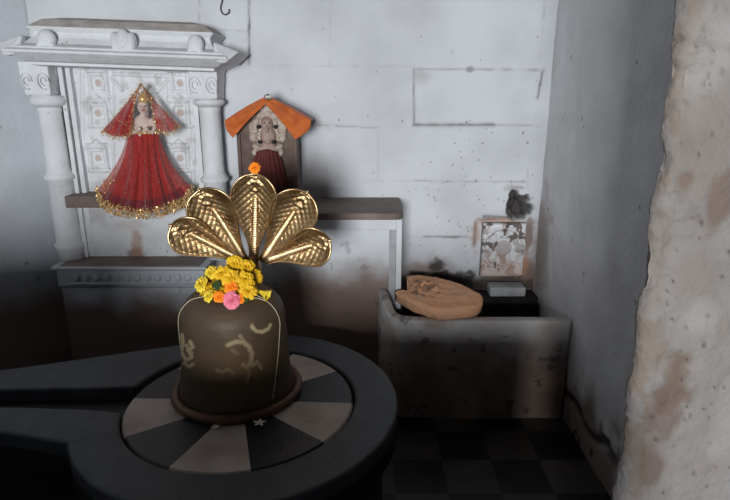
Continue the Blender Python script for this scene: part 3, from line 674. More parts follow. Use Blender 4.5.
# ------------------------------------------------------------------ idol in the red dress
def red_idol():
    Yc = 2.50; Y0 = 2.46
    p0 = P(143, 200, Yc); s = .00455
    t = thing('dressed_idol', (p0.x, Yc, ZSHELF), 'small pale idol in gold-edged red skirt and veil, standing in the carved niche', 'idol')
    def q(px, py, dy=0.): p = P(px, py, Yc+dy); return p
    b = MB()
    b.ell(q(143, 107), (5.2*s, .026, 6.8*s)); b.ell(q(143, 114), (2.6*s, .014, 5*s)); b.ell(q(143, 124), (8.5*s, .026, 9*s)); b.ell(q(143, 136), (6.5*s, .024, 11*s))
    b.ell(q(143, 170), (11*s, .030, 36*s)); b.box((p0.x-.05, Yc-.03, ZSHELF), (p0.x+.05, Yc+.035, ZSHELF+.03))
    for e in (-1, 1):
        b.tube([q(143+e*8, 119), q(143+e*12, 127, -.01), q(143+e*9, 133, -.03), q(143+e*4, 130, -.04)], [2.6*s, 2.3*s, 2.0*s, 1.6*s])
        b.ell(q(143+e*3.5, 129, -.042), (2.2*s, .01, 2.6*s))
    b.ell(q(143, 108, -.027), (.9*s, .006, 1.8*s))
    body = b.build('figure', M['idol'], t, True); remesh(body, .0035, 1)
    for e in (-1, 1): MB().ell(q(143+e*2.1, 106, -.0255), (.9*s, .002, .45*s), nu=8, nv=6).build('eye', M['black'], body, True)
    MB().ell(q(143, 110.6, -.026), (1.6*s, .003, .6*s), nu=8, nv=6).build('lips', M['mouth'], body, True)
    # crown with spikes
    k = MB(); c = q(143, 99)
    k.lathe([(4.5*s, -3*s), (5*s, 0), (3.5*s, 3*s), (1.5*s, 5*s), (.4*s, 7*s)], c, 14)
    for dx, h in ((-4, 6), (0, 12), (4, 6)): k.tube([c+Vector((dx*s*.5, -.008, 2*s)), c+Vector((dx*s*.9, -.012, (2+h)*s))], [.003, .0008], 6)
    k.build('crown', M['tinsel'], t, True)
    # skirt: bell with folds, hem follows a curve
    nu, nv = 96, 40
    L0, L1 = q(128, 133), q(158, 132); rows = []; hem = []
    hempx = [(97, 190), (103, 203), (120, 210), (143, 213), (165, 209), (182, 202), (193, 189)]
    hx = np.linspace(0, 1, len(hempx))
    for i in range(nu):
        a = i/(nu-1); th = PI*(a-.5)
        bx = np.interp(a, hx, [h[0] for h in hempx]); by = np.interp(a, hx, [h[1] for h in hempx])
        row = []
        for j in range(nv):
            v = j/(nv-1); px = (143+15*math.sin(th))*(1-v)+bx*v + 0
            bow = 6*math.sin(PI*v)*math.sin(th); px -= bow*(1 if v > 0 else 0)*.9
            py = 133*(1-v)+by*v
            fold = math.sin(a*40+2*math.sin(v*2+a*7))*(.003+.012*v)*math.cos(th*.8)+.004*math.sin(a*91+v*3)*v
            dep = -(.030+.085*v)*math.cos(th)-fold
            dep = max(dep, -.13)
            row.append(q(px, py, dep+.008))
        rows.append(row); hem.append(row[-1])
    sk = obj('skirt', np.array([[tuple(p) for p in r] for r in rows]).reshape(-1, 3), grid_faces(nu, nv), [M['red'], M['red_net'], M['dark_red']], t)
    mi = []
    for i in range(nu-1):
        for j in range(nv-1):
            a = i/(nu-1); v = j/(nv-1)
            mi.append(2 if .84 < v < .95 and .12 < a < .9 else (1 if (a > .74+.1*(1-v) or a < .12) else 0))
    sk.data.polygons.foreach_set('material_index', mi)
    m_ = sk.modifiers.new('solid', 'SOLIDIFY'); m_.thickness = .0012
    # glitter on the skirt and the fringe
    pts = [rows[random.randrange(nu)][random.randrange(4, nv)]+Vector((0, -.004, 0)) for _ in range(150)]
    pts += [rows[random.randrange(2, 14)][random.randrange(16, nv)]+Vector((0, -.004, 0)) for _ in range(90)]
    flakes('glitter', pts, M['tinsel'], sk, .0026)
    fr = []
    for i in range(nu):
        a = i/(nu-1)
        for k_ in range(10): fr.append(hem[i]+Vector((0, -.006, -.0048*k_+.016)))
    for i in range(0, 14):
        for k_ in range(3): fr.append(rows[i][nv-5-k_*3]+Vector((0, -.004, 0)))
    flakes('fringe', fr, M['tinsel'], sk, .0054, per=1, jit=.006, stretch=1.4)
    # waist band
    w_ = MB().tube([rows[i][0]+Vector((0, -.004, 0)) for i in range(0, nu, 3)], .005); w_.build('waistband', M['tinsel'], sk, True)
    # veil: two panels from the crown out over the shoulders
    for e in (-1, 1):
        top = (141, 84); outer = (102, 131) if e < 0 else (180, 126); inner = (131, 134) if e < 0 else (157, 130)
        midi = (134, 104) if e < 0 else (152, 104)
        nu2, nv2 = 26, 30; R = []
        for i in range(nu2):
            a = i/(nu2-1); row = []
            for j in range(nv2):
                v = j/(nv2-1)
                ox = top[0]+(outer[0]-top[0])*v + e*3*math.sin(PI*v)*-.4; oy = top[1]+(outer[1]-top[1])*v
                if v < .45: u_ = v/.45; ix, iy = top[0]+(midi[0]-top[0])*u_, top[1]+(midi[1]-top[1])*u_
                else: u_ = (v-.45)/.55; ix, iy = midi[0]+(inner[0]-midi[0])*u_, midi[1]+(inner[1]-midi[1])*u_
                px, py = ix+(ox-ix)*a, iy+(oy-iy)*a + 4*math.sin(PI*a)*v*v
                dep = -.035-.03*math.sin(PI*min(1, a*1.1))*v+.03*a-.008*math.sin(a*15+v*2)*v
                row.append(q(px, py, dep))
            R.append(row)
        ve = sheet('veil', R, M['red_net'] if e > 0 else M['red'], t, .001)
        tr = [R[i][-1]+Vector((0, -.004, .002-.005*k_)) for i in range(nu2) for k_ in range(4)]+[R[0][j]+Vector((0, -.004, 0)) for j in range(nv2) for _ in range(3)]+[R[-1][j]+Vector((0, -.004, 0)) for j in range(nv2) for _ in range(3)]
        tr += [R[random.randrange(nu2)][random.randrange(nv2)]+Vector((0, -.004, 0)) for _ in range(70 if e > 0 else 130)]
        flakes('veil_trim', tr, M['tinsel'], ve, .0040, jit=.006)
red_idol()

# ------------------------------------------------------------------ idol under the orange cloth
def orange_idol():
    Yf = 2.46; s = .0044; c0 = P(268, 150, Yf)
    def q(px, py, dy=0.): return P(px, py, Yf+dy)
    t = thing('stone_idol', (c0.x, Yf+.03, SH), 'dark stone slab with pale carved figure, standing on the ledge behind the brass hood', 'idol')
    xl, xr = q(239, 170).x, q(298, 170).x; zt = q(268, 108).z
    poly = [(xl, SH), (xl, q(0, 125).z), (xl+.03, q(0, 112).z), (c0.x-.05, zt+.01), (c0.x, zt+.02), (c0.x+.05, zt+.01), (xr-.03, q(0, 112).z), (xr, q(0, 125).z), (xr, SH)]
    sl = MB().prism(poly, Yf, Yf+.07, 'y').build('slab', M['stele'], t); bevel(sl, .008, 3)
    fr = MB()
    for x_ in (xl+.008, xr-.008): bevel(MB().box((x_-.008, Yf-.012, SH), (x_+.008, Yf+.01, q(0, 124).z)).build('slab_border', M['stele'], sl), .003)
    b = MB()
    b.ell(q(267, 124, -.012), (6.2*s, .030, 7.5*s)); b.ell(q(268, 136, -.012), (8*s, .030, 9*s)); b.ell(q(268, 150, -.008), (10*s, .028, 8*s)); b.ell(q(267, 129, -.04), (1.5*s, .010, 4*s))
    b.ell(q(268, 142, -.036), (3*s, .012, 2.2*s))
    b.ell(q(268, 172, .0), (12*s, .024, 26*s))
    fig = b.build('figure', M['idol_pink'], t, True); remesh(fig, .0035, 1)
    cr = MB()
    for e in (-1, 1):
        for k, (dx, dy, rx, rz) in enumerate(((12, 122, 3.5, 4.5), (14, 131, 4.5, 3), (15, 138, 3.5, 4.5), (11, 147, 5, 3), (17, 128, 2.2, 6), (13, 153, 3, 4), (8, 116, 4, 3.2))):
            cr.ell(q(268+e*dx, dy, -.008), (rx*s, .018, rz*s), Matrix.Rotation(e*.5*((k % 3)-1), 3, 'Y'), 12, 8)
        for k in range(4): cr.tube([q(268+e*10, 128+k*4, -.02), q(268+e*(16-k*.5), 126+k*4.5, -.016)], [.005, .003], 6)
    for k in range(5): cr.ell(q(268+(k-2)*3.2, 113-abs(k-2)*-1.5, -.004), (2.6*s, .02, 4.8*s), None, 10, 7)
    cr.ell(q(267, 111, .0), (9*s, .020, 9*s)); cr.ell(q(267, 120, .008), (16*s, .020, 9*s)); cr.ell(q(267, 133, .008), (19*s, .018, 13*s)); remesh(cr.build('carved_halo', M['idol_cream'], fig, True), .003, 1)
    for dx_, dy_, rx_, rz_, dp_ in ((-8.5, 127, 2.2, 2.0, -.030), (8.5, 127, 2.2, 2.0, -.030), (-7, 142, 2.4, 1.8, -.036), (7, 142, 2.4, 1.8, -.036)):
        MB().ell(q(267+dx_, dy_, dp_), (rx_*s, .008, rz_*s), None, 10, 7).build('hollow_shade', M['black'], fig, True)  # black blobs standing in for shade in the hollows of the carving
    for e in (-1, 1): MB().ell(q(267+e*2.5, 123, -.041), (1.0*s, .003, .6*s), None, 8, 6).build('eye', M['black'], fig, True)
    # pleated maroon wrap
    R = []
    for i in range(50):
        a = i/49; row = []
        for j in range(24):
            v = j/23; half = 11+11*v**.7
            row.append(Vector((c0.x+(a-.5)*2*half*s, Yf-.018-.028*math.cos((a-.5)*PI)-.006*math.sin(a*46+v)*(0.3+v), q(0, 152).z*(1-v)+(SH+.006)*v + .016*math.sin(a*PI)*(1-v))))
        R.append(row)
    sheet('wrap', R, M['maroon'], t, .002)
    # orange cloth, folded like a tent over the top
    ap = (266, 97)
    cl = thing('orange_cloth', tuple(q(266, 98)), 'orange cloth with a gold dotted border, draped like a tent over the stone idol', 'cloth')
    panels = []
    for e in (-1, 1):
        outer_top = (225, 121) if e < 0 else (311, 121); outer_bot = (233, 138) if e < 0 else (295, 139.5); inner_top = (265.5, 104)
        tip = (309, 129) if e > 0 else (226, 128)
        nu2, nv2 = 30, 12; R = []
        for i in range(nu2):
            u_ = i/(nu2-1); row = []
            for j in range(nv2):
                v = j/(nv2-1)
                tx, ty = ap[0]+(outer_top[0]-ap[0])*u_, ap[1]+(outer_top[1]-ap[1])*u_+1.2*math.sin(PI*u_)*(-1)
                bx, by = inner_top[0]+(outer_bot[0]-inner_top[0])*u_, inner_top[1]+(outer_bot[1]-inner_top[1])*u_ - 1.6*math.sin(PI*u_)
                px, py = tx*(1-v)+bx*v, ty*(1-v)+by*v
                if u_ > .8: px += e*(u_-.8)*5*math.sin(PI*v)*5*(1 if e > 0 else .5)
                dep = -.055-.012*v+.01*math.sin(u_*7+v*2)+.004*math.sin(v*9) - .012*u_
                row.append(q(px, py, dep))
            R.append(row)
        pn = sheet('panel', R, M['orange_cloth'], cl, .002); panels.append(R)
        pts = [R[i][-1]+Vector((0, -.003, 0)) for i in range(0, nu2, 4)]+[R[-1][j]+Vector((0, -.003, 0)) for j in range(0, nv2, 3)]+[R[i][0]+Vector((0, -.003, 0)) for i in range(2, nu2, 7)]
        for p_ in pts: flakes('gold_dot', [p_], M['tinsel'], pn, .0045, jit=.002)
    # roof of the cloth going back over the slab
    R = []
    full = [panels[0][i][0] for i in range(29, -1, -1)]+[panels[1][i][0] for i in range(30)]
    for p in full: R.append([p+Vector((0, k*.032, .002-.006*(k/5.)**2)) for k in range(6)])
    sheet('top_fold', R, M['orange_cloth'], cl, .002)
    # foil ornament
    b = MB(); p = q(268, 97, -.062)
    for k in range(14):
        a = k*.9; b.ell(p+Vector((.014*math.cos(a)*(k/14.)**.5, random.uniform(-.004, .004), .010*math.sin(a)*(k/14.)**.5)), (.006, .004, .006), None, 8, 6)
    tag(b.build('foil_ornament', M['silver'], None, True), 'small crumpled silver foil ornament at the peak of the orange cloth', 'ornament')
orange_idol()

# ------------------------------------------------------------------ base with channel
CX, CY, H0 = -0.385, 1.555, 0.42
RI, RO = 0.348, 0.487
def arc(r, a0, a1, n, cx=CX, cy=CY): return [(cx+r*math.cos(math.radians(a)), cy+r*math.sin(math.radians(a))) for a in np.linspace(a0, a1, n)]
def yoni():
    t = thing('altar_base', (CX, CY, 0), 'low round dark stone altar with inlaid marble disc and long spout to the left', 'altar')
    xe = -1.38
    outer_up = [(xe, 1.70), (-1.263, 1.745), (-1.1, 1.80), (-.95, 1.855), (-.80, 1.91), (-.70, 1.945)]
    outer = outer_up + arc(RO, 122, -152, 110)[0:]
    low = [(-1.0, 1.375), (-1.15, 1.395), (xe, 1.43)]
    chan_low = [(xe, 1.515), (-1.05, 1.512), (-.85, 1.50)]
    aL = math.degrees(math.atan2(1.48-CY, -.34)); 
    inner = [(CX+r_*math.cos(a_), CY+r_*math.sin(a_)) for a_ in np.radians(np.linspace(-168, 168, 120)) for r_ in [RI+.005+.020*float(sstep(70, 140, math.degrees(a_)))]]; chan_up = [(-.85, 1.622), (-1.05, 1.617), (xe, 1.605)]
    poly = outer+low+chan_low+inner+chan_up
    rim = MB().prism(poly, H0-.06, H0).build('rim', M['ring'], t); bevel(rim, .010, 3, 30)
    # body under it, same plan without the channel
    plan = outer+low
    MB().prism(plan, H0-.105, H0-.045).build('channel_bed', M['groove'], t)
    drum = MB().prism(arc(RO-.045, 0, 357, 90), 0, H0-.105); 
    drum.build('drum', M['drum'], t)
    MB().box((-1.36, 1.44, 0), (-.75, 1.70, H0-.105)).build('spout_support', M['drum'], t)
    # inlaid disc
    n = 150; rs = [0, .1, .2, .3, RI-.006, RI]; zs = [H0-.006]*5+[H0-.012]
    V = []; f = []; mi = []
    for r, z in zip(rs, zs):
        for k in range(n): a = 2*PI*k/n; V.append((CX+max(r, .001)*math.cos(a), CY+max(r, .001)*math.sin(a), z))
    for r in range(len(rs)-1):
        for k in range(n):
            f.append((r*n+k, (r+1)*n+k, (r+1)*n+(k+1) % n, r*n+(k+1) % n))
            a = (math.degrees(2*PI*(k+.5)/n)+110) % 72; mi.append(0 if a < 36 else 1)
    V += [(CX+RI*math.cos(2*PI*k/n), CY+RI*math.sin(2*PI*k/n), H0-.05) for k in range(n)]
    for k in range(n): f.append((5*n+k, 6*n+k, 6*n+(k+1) % n, 5*n+(k+1) % n)); mi.append(1)
    f.append(tuple(range(n))); mi.append(1)
    d = obj('inlaid_disc', np.array(V), f, [M['white_marble'], M['black_marble']], t, smooth=False, matidx=mi)
    d['label'] = 'disc of alternating pale and black marble wedges'
    bm = bmesh.new(); bm.from_mesh(d.data); bmesh.ops.recalc_face_normals(bm, faces=bm.faces); bm.to_mesh(d.data); bm.free()
yoni()

LX, LY, LZ = CX-.026, 1.62, H0-.006
LPROF = [(0.001, 0.3532), (0.03, 0.3527), (0.06, 0.3508), (0.09, 0.3455), (0.1156, 0.3339), (0.1352, 0.3194), (0.149, 0.3011), (0.1568, 0.2798), (0.1597, 0.2557), (0.1617, 0.2123), (0.1637, 0.1737), (0.1656, 0.1351), (0.1686, 0.0965), (0.1735, 0.0579), (0.1774, 0.0289), (0.1793, 0.0)]
def lr(z): zs = [p[1] for p in LPROF][::-1]; rs = [p[0] for p in LPROF][::-1]; return float(np.interp(z, zs, rs))
def lz(r): return float(np.interp(r, [p[0] for p in LPROF[:9]], [p[1] for p in LPROF[:9]]))
def linga():
    t = thing('linga', (LX, LY, LZ), 'round topped brown stone linga smeared with paste marks, standing on the altar', 'linga')
    n = 300; zs = list(np.linspace(0, .30, 110))+[p[1] for p in LPROF[:8]][::-1]; zs = sorted(set(zs))
    z2 = np.array(zs); rr = np.array([lr(z) for z in z2])
    # refine dome by radius
    dome_r = np.linspace(.1568, .001, 40); z2 = np.concatenate([z2[z2 < .2790], [lz(r) for r in dome_r]]); rr = np.concatenate([rr[:len(z2)-40], dome_r])
    A, Z = np.meshgrid(np.linspace(0, 2*PI, n, endpoint=False), z2, indexing='ij'); R = np.repeat(rr[None, :], n, 0)
    X, Y = LX+R*np.cos(A), LY+R*np.sin(A)
    R2 = R+(fbm(np.cos(A)*2+5, np.sin(A)*2+5, Z*6, seed=4)-.5)*.006*np.minimum(1, R/.1)
    X, Y = LX+R2*np.cos(A), LY+R2*np.sin(A); ZZ = Z+LZ
    # marks of dried paste on the side that faces the doorway
    dz = CH-ZZ; zc = Y*cp+dz*sp; px = 365+F*X/zc; py = 250+F*(dz*cp-Y*sp)/zc; front = (Y < LY-.02)
    paste = np.zeros_like(px)
    def stroke(pts, wd, amt):
        d = np.full_like(px, 1e9)
        for a, b in zip(pts[:-1], pts[1:]): d = np.minimum(d, segd(px, py, a, b))
        k = 1.3*(1-sstep(wd*.5, wd*1.7, d+(fbm(px*.4, py*.4, seed=3)-.5)*1.6))*amt*(.55+.6*fbm(px*.7, py*.7, seed=13))
        np.maximum(paste, np.clip(k, 0, 1)*front, out=paste)
    stroke([(252, 327), (256, 331), (262, 332), (268, 329), (270, 325)], 1.4, .9)
    stroke([(228, 345), (235, 342), (243, 342), (249, 347), (252, 354), (251, 362), (247, 367), (243, 365)], 1.9, .75)
    stroke([(247, 367), (249, 375), (247, 382)], 1.4, .45); stroke([(251, 366), (257, 362), (261, 368)], 1.5, .6)
    stroke([(217, 370), (222, 372), (228, 369), (233, 373)], 1.5, .45); stroke([(232, 350), (238, 354)], 1.2, .3); stroke([(240, 336), (243, 339)], 1.2, .5)
    stroke([(182, 335), (183, 345), (181, 352), (186, 360), (192, 357), (188, 350), (193, 347), (190, 342)], 1.6, .6)
    stroke([(184, 363), (189, 367), (193, 364)], 1.4, .5); stroke([(186, 345), (192, 353)], 1.3, .5)
    warm = np.clip(1-np.hypot((px-238)/52, (py-368)/34)+(fbm(px*.05, py*.05, seed=8)-.5)*.6, 0, 1)*.7*front
    V = np.stack([X, Y, ZZ], -1).reshape(-1, 3); nv = len(z2)
    f = grid_faces(n, nv, True); f.append(tuple(i*nv+nv-1 for i in range(n))); f.append(tuple(i*nv for i in range(n))[::-1])
    o = obj('shaft', V, f, M['linga'], t, attrs=dict(paste=paste, warm=warm))
    lip = MB().lathe([(.176, .0), (.200, .0), (.207, .008), (.207, .018), (.200, .027), (.190, .029), (.184, .024), (.176, .02)], (LX, LY, LZ), 96)
    tag(lip.build('base_ring', M['lip'], t, True), 'reddish brown ring round the foot')
linga()

def thread():
    def on(a, z, o=.0025): r = lr(z)+o; return Vector((LX+r*math.cos(a), LY+r*math.sin(a), LZ+z))
    key = [(-178, .24), (-172, .30), (-165, .345), (-155, .375)]
    pts = []
    for i in range(30):
        u = i/29; a = math.radians(-176+u*22); z = .14+.19*u; pts.append(on(a, z, .003))
    b = MB().tube(pts, .0014, 6)
    pts = []
    K = [(0, .345), (.12, .335), (.25, .315), (.4, .28), (.6, .20), (.8, .12), (1, .04)]
    for i in range(60):
        u = i/59; a = math.radians(-28+12*math.sin(u*PI*.6)-26*max(0, u-.45)/.55); z = float(np.interp(u, [k[0] for k in K], [k[1] for k in K])); pts.append(on(a, z, .0035))
    b.tube(pts, .0014, 6)
    # over the dome, under the flowers
    r0 = [(-176+22, .375)]; pts = []
    for i in range(24):
        u = i/23; x = LX+(-.118+.236*u); y = LY-.055-.02*math.sin(PI*u); r = math.hypot(x-LX, y-LY); pts.append(Vector((x, y, LZ+lz(min(.157, r))+.004)))
    b.tube(pts, .0014, 6)
    tag(b.build('cotton_thread', M['thread'], None, True), 'thin pale cotton thread looped over the brown linga', 'thread')
thread()

# ------------------------------------------------------------------ brass five-headed hood
def hood():
    YH = 1.79; root = P(254, 268, YH)
    t = thing('brass_serpent_hood', (root.x, YH, H0-.006), 'brass serpent hood of five embossed lobes fanned out behind the linga', 'serpent hood')
    s = YH/(cp)/F*1.0
    b = MB(); b.tube([Vector((root.x, YH+.006, H0-.006)), Vector((root.x, YH+.006, root.z-.10)), root+Vector((0, .002, 0)), root+Vector((0, -.004, .05))], [.022, .02, .024, .014], 14)
    b.lathe([(.055, 0), (.055, .008), (.025, .02), (.0, .021)], (root.x, YH+.012, H0-.006), 28)
    b.build('stem', M['brass'], t, True)
    # lobe tips (photo), half widths
    LOB = [((174, 223), 20, (236, 259), .03), ((202, 188), 23, (243, 253), .012), ((257, 172), 22, (254, 258), 0.0), ((308, 191), 22.8, (264, 255), .012), ((330, 238), 20, (270, 262), .03)]
    for li, (tip, hwpx, bs, fw) in enumerate(LOB):
        A = P(254+(bs[0]-254)*.75, 261, YH-.004*li); T = P(*tip, YH-.02)
        ax = (T-A); Lh = ax.length; ax.normalize(); sd = ax.cross(Vector((0, 1, 0))).normalized(); nr = sd.cross(ax).normalized()
        if nr.y > 0: nr = -nr                       # towards the viewer
        hw = hwpx*s; nu, nv = 110, 60; V = []; rimp = []
        tt = np.linspace(0, 1, nu)
        def half(u):
            k = float(.17+.83*sstep(.06, .80, u)); 
            if u > .70: k *= math.sqrt(max(0, 1-((u-.70)/.30)**2.3))
            return k*hw
        def pt(u, w_, extra=0.):
            h = half(u); c = .030*(w_*w_)*min(1, h/hw)+.030*(u**3)                 # edges and tip curl forward
            return A+ax*(Lh*u)+sd*(h*w_)+nr*(c+extra)
        for i in range(nu):
            u = 1-(1-tt[i])**1.35; h = half(u)
            for j in range(nv):
                w_ = -1+2*j/(nv-1); x = w_*h; y = u*Lh; e = 0
                if .20 < u < .97 and abs(w_) < .93:      # overlapping scales
                    k = .0105; q1, q2 = (x+y)/k, (y-x)/k
                    e = .0022*(abs(math.sin(q1*PI/2))*abs(math.sin(q2*PI/2)))**.45*min(1, (u-.2)*6)
                    if u > .80: e += .003*math.exp(-((math.hypot(x/.016, (y-Lh*.86)/.014))-1)**2*6)-.002*(u-.8)*5*0
                V.append(tuple(pt(u, w_, e)))
        o = obj('hood_lobe', np.array(V), grid_faces(nu, nv), M['brass'], t)
        so = o.modifiers.new('solid', 'SOLIDIFY'); so.thickness = .004; so.offset = -1 if (nr.y < 0) else 1
        e1 = [pt(u, -1) for u in np.linspace(0, .999, 50)]+[pt(u, 1) for u in np.linspace(.999, 0, 50)]
        MB().tube(e1, .0032, 8).build('rim_bead', M['brass_hi'], o, True)
        # ribbed spine and its two side ribs
        sp_ = MB()
        for k in range(34):
            u = .06+.66*k/33.; p = pt(u, 0, .004); wd = .0140*(1-.35*u)
            q = p+nr*.001; sp_.ell(q, (wd, .0032, .0052), Matrix((sd, ax, nr)).transposed() @ Matrix(((1, 0, 0), (0, 0, 1), (0, 1, 0))) if False else Matrix((sd, nr, ax)).transposed(), 10, 6)
        sp_.build('spine', M['brass_hi'], o, True)
        for e in (-1, 1):
            MB().tube([pt(u, e*.30*(1-u*.35)*(1 if u > .02 else 1), .004) for u in np.linspace(.0, .62, 24)], .0024, 6).build('rib', M['brass_hi'], o, True)
        hd = MB(); p = pt(.985, 0, .004)
        hd.ell(p+ax*.004, (.006, .007, .009), Matrix((sd, nr, ax)).transposed(), 14, 9); hd.ell(p+ax*.009+nr*.003, (.004, .004, .005), Matrix((sd, nr, ax)).transposed(), 10, 7)
        hd.build('serpent_head', M['brass_hi'], o, True)
        if li == 2: top = p+ax*.014
    return top
HTOP = hood()

# ------------------------------------------------------------------ flowers
def petal_flower(name, c, R, m, cm, label, cat, group, n=46, up=(0, -.5, 1), layers=4, flat=.75, wid=.42, seed=0):
    """a ruffled blossom: rings of cupped petals round a small heart"""
    rnd = random.Random(seed); c = Vector(c)
    t = thing(name, c, label, cat, group); b = MB(); up = Vector(up).normalized()
    rot = up.to_track_quat('Z', 'Y').to_matrix()
    for l in range(layers):
        k = max(5, int(n*(1-.6*l/layers)/layers*1.3)); el = .12+1.25*l/max(1, layers-1)
        L_ = R*(1-.22*l/layers)
        for i in range(k):
            a = 2*PI*(i+.5*(l % 2))/k+rnd.uniform(-.15, .15); e2 = el+rnd.uniform(-.18, .18)
            d = Vector((math.cos(a)*math.cos(e2), math.sin(a)*math.cos(e2), math.sin(e2)*flat))
            sd = Vector((-math.sin(a), math.cos(a), 0)); nn = d.cross(sd).normalized(); w_ = L_*wid*rnd.uniform(.8, 1.2); LL = L_*rnd.uniform(.85, 1.1)
            vs = []
            for (u, ww, bend) in ((0.05, .25, 0), (.5, .85, .02), (.85, 1.0, -.06), (1.0, .55, -.14)):
                for q in (-1, 0, 1):
                    vs.append(c + rot @ (d*LL*u+sd*q*w_*.5*ww+nn*(bend*LL-(.10*LL*(1-abs(q)))*-1+rnd.uniform(-.04, .04)*LL)))
            fs = []
            for r in range(3):
                for q in range(2): fs.append((r*3+q, r*3+q+1, (r+1)*3+q+1, (r+1)*3+q))
            b.add(vs, fs)
    o = b.build('petals', m, t, True, fix=False)
    MB().ell(c, (R*.42, R*.42, R*.36), rot, 12, 8).build('heart', cm, t, True)
    return t
HX, HY = P(229, 285, LY-.05).x, LY-.045
def heap_z(x, y): return LZ+lz(min(.157, math.hypot(x-LX, y-LY)))+max(0, .062*(1-((x-HX)/.115)**2-((y-HY)/.085)**2))
def on_dome(px, py, lift):
    """where the line of sight meets the mound of flowers on the dome"""
    best = None
    for y in np.linspace(LY-.16, LY+.10, 600):
        p = P(px, py, y); g = p.z-heap_z(p.x, y)-.010
        if g <= 0: return p
        if best is None or g < best[0]: best = (g, p)
    return best[1]
heap = [  # px, py, radius px, lift, material, label
 (202, 284, 8.0, .022, 'yellow_pale', 'yellow blossom at the far left end of the flower heap'),
 (209, 296, 6.0, .012, 'yellow_pale', 'pale yellow blossom low on the left of the heap, beside the orange one'),
 (211, 273, 7.0, .045, 'yellow_pale', 'yellow blossom on the upper left shoulder of the heap, above the green leaf'),
 (222, 274, 8.0, .055, 'yellow', 'golden yellow blossom between the upper left shoulder and the peak of the heap'),
 (235, 264, 9.0, .075, 'yellow', 'golden yellow blossom at the very peak of the heap'),
 (246, 267, 8.0, .065, 'yellow', 'golden yellow blossom just right of the peak, nearest the brass hood'),
 (231, 278, 9.0, .045, 'yellow', 'golden yellow blossom in the middle of the heap, above the orange petals'),
 (245, 280, 9.0, .040, 'yellow', 'golden yellow blossom right of the middle of the heap'),
 (255, 277, 7.5, .035, 'yellow', 'golden yellow blossom on the upper right edge of the heap'),
 (248, 291, 8.5, .022, 'yellow', 'golden yellow blossom at lower right of the heap, beside the pink rose'),
]
for i, (x, y, r, lift, m, lab) in enumerate(heap):
    p = on_dome(x, y, lift); petal_flower('yellow_blossom', p, r*.0029*1.12, M[m], M['yellow'], lab, 'flower', 'yellow blossoms heaped on the linga', n=64, up=((x-232)/40., -.8, .7), layers=5, seed=i)
for i, (dx, dy) in enumerate(((-.055, .03), (-.02, .055), (.02, .052), (.05, .025), (-.03, .0), (.022, -.002), (0, .025), (-.005, -.035), (.035, -.03), (-.04, -.035), (-.075, .0), (-.06, -.02))):
    x, y = HX+dx, HY+dy
    petal_flower('yellow_blossom', (x, y, heap_z(x, y)-.004-(.016 if dy < .01 else 0)), .025, M['yellow'], M['yellow'], 'yellow blossom packed inside the heap or at its back, mostly covered by those in front', 'flower', 'yellow blossoms buried in the heap', n=50, up=(dx*12, dy*12, .8), layers=4, seed=100+i)
p = on_dome(219, 297, .014); petal_flower('orange_marigold', p, 5.6*.0029*1.1, M['orange'], M['orange'], 'round orange marigold between the pale yellow blossoms and the pink rose', 'flower', None, n=70, up=(0, -.9, .5), layers=5, seed=30)
p = on_dome(240, 299, .010); petal_flower('orange_marigold', p, 4.6*.0029*1.1, M['orange'], M['orange'], 'small orange marigold half hidden behind the right of the pink rose', 'flower', None, n=50, up=(.4, -.9, .4), layers=4, seed=31)
p = on_dome(231, 287, .026); petal_flower('orange_marigold', p, 6.2*.0029*1.1, M['orange'], M['orange'], 'loose orange marigold directly above the pink rose', 'flower', None, n=46, up=(0, -.8, .6), layers=4, seed=32)
p = on_dome(231.5, 300, .016); petal_flower('pink_rose', p, 8.4*.0029*1.08, M['rose'], M['rose'], 'pink rose at the front foot of the flower heap', 'flower', None, n=34, up=(.0, -.9, .35), layers=5, wid=.95, seed=33)

def trumpet():
    p = on_dome(263, 293, .010); t = thing('trumpet_flower', p, 'pale yellow trumpet flower poking out at the right of the flower heap', 'flower')
    d = Vector((.8, -.35, -.25)).normalized(); b = MB(); a0 = p-d*.024
    sd = d.cross(Vector((0, 0, 1))).normalized(); up = sd.cross(d)
    rows = 9; n = 30; vs = []; fs = []
    for i in range(rows):
        u = i/(rows-1); r = .004+.013*u**2.2
        for k in range(n):
            a = 2*PI*k/n; rr = r*(1+.16*math.cos(5*a)*u); vs.append(a0+d*.042*u+(sd*math.cos(a)+up*math.sin(a))*rr)
    for i in range(rows-1):
        for k in range(n): fs.append((i*n+k, i*n+(k+1) % n, (i+1)*n+(k+1) % n, (i+1)*n+k))
    o = b.add(vs, fs).build('petals', M['yellow_pale'], t, True); m = o.modifiers.new('s', 'SOLIDIFY'); m.thickness = .001
    MB().ell(a0, .006).build('calyx', M['leaf'], t, True)
trumpet()
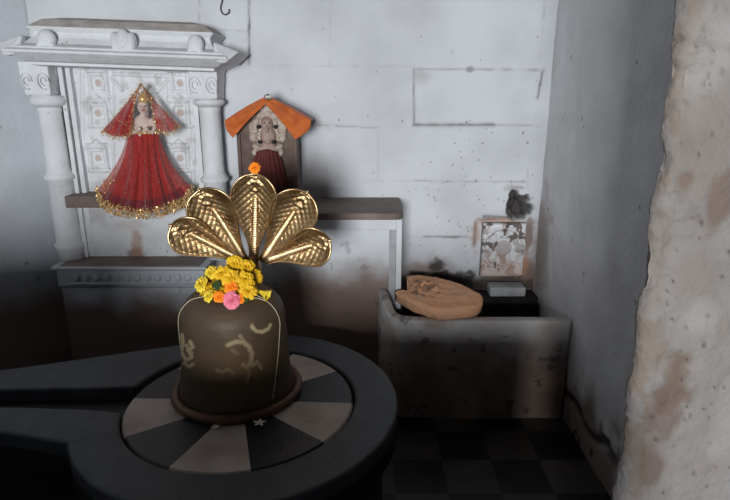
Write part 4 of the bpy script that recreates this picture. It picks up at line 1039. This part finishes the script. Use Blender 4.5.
def leaf(px, py, lift, ang, L_, lab):
    p = on_dome(px, py, lift); b = MB(); vs = []; fs = []; n = 9
    d = Vector((math.cos(ang), -.3, math.sin(ang))).normalized(); sd = d.cross(Vector((0, 1, 0.2))).normalized(); nn = sd.cross(d)
    for i in range(n):
        u = i/(n-1); w_ = L_*.34*math.sin(PI*min(1, u*.94+.03))
        for q in (-1, -.5, 0, .5, 1): vs.append(p+d*(u-.5)*L_+sd*q*w_+nn*(-.18*abs(q)*w_+.1*L_*math.sin(u*3)))
    for i in range(n-1):
        for q in range(4): fs.append((i*5+q, i*5+q+1, (i+1)*5+q+1, (i+1)*5+q))
    o = b.add(vs, fs).build('leaf', M['leaf'], None, True); m = o.modifiers.new('s', 'SOLIDIFY'); m.thickness = .0012
    tag(o, lab, 'leaf')
leaf(217, 286, .038, 1.2, .042, 'dark green leaf in the gap at the left of the flower heap')
leaf(244, 301, .008, .3, .034, 'dark green leaf under the right side of the heap, by the pink rose')

# marigold on the top of the hood
petal_flower('orange_marigold', HTOP+Vector((0, -.004, .010)), .0185, M['orange'], M['orange'], 'single orange marigold balanced on the top lobe of the brass hood', 'flower', None, n=90, up=(0, -.9, .45), layers=6, seed=50)

def star(px, py, R, a0, lab):
    p = G(px, py, H0-.003); t = thing('white_star_flower', p, lab, 'flower', 'white flowers on the altar disc'); b = MB()
    for k in range(5):
        a = a0+2*PI*k/5; d = Vector((math.cos(a), math.sin(a), .12)); sd = Vector((-math.sin(a), math.cos(a), 0)); vs = []; n = 7
        for i in range(n):
            u = i/(n-1); w_ = R*.23*(math.sin(PI*min(1, .12+u*.86)))
            for q in (-1, 0, 1): vs.append(p+d*R*u+sd*q*w_+Vector((0, 0, .002+.15*R*u*(1-u)+abs(q)*.001)))
        b.add(vs, [(i*3+q, i*3+q+1, (i+1)*3+q+1, (i+1)*3+q) for i in range(n-1) for q in (0, 1)])
    o = b.build('petals', M['white_petal'], t, True); m = o.modifiers.new('s', 'SOLIDIFY'); m.thickness = .0012
    MB().ell(p+Vector((0, 0, .002)), (R*.16, R*.16, .003)).build('heart', M['yellow_pale'], t, True)
star(259.5, 424, .021, .35, 'white five petalled flower on black marble, before the linga and right of its middle')
star(215.5, 428, .014, .9, 'smaller white flower on pale marble, before the linga and left of its middle')
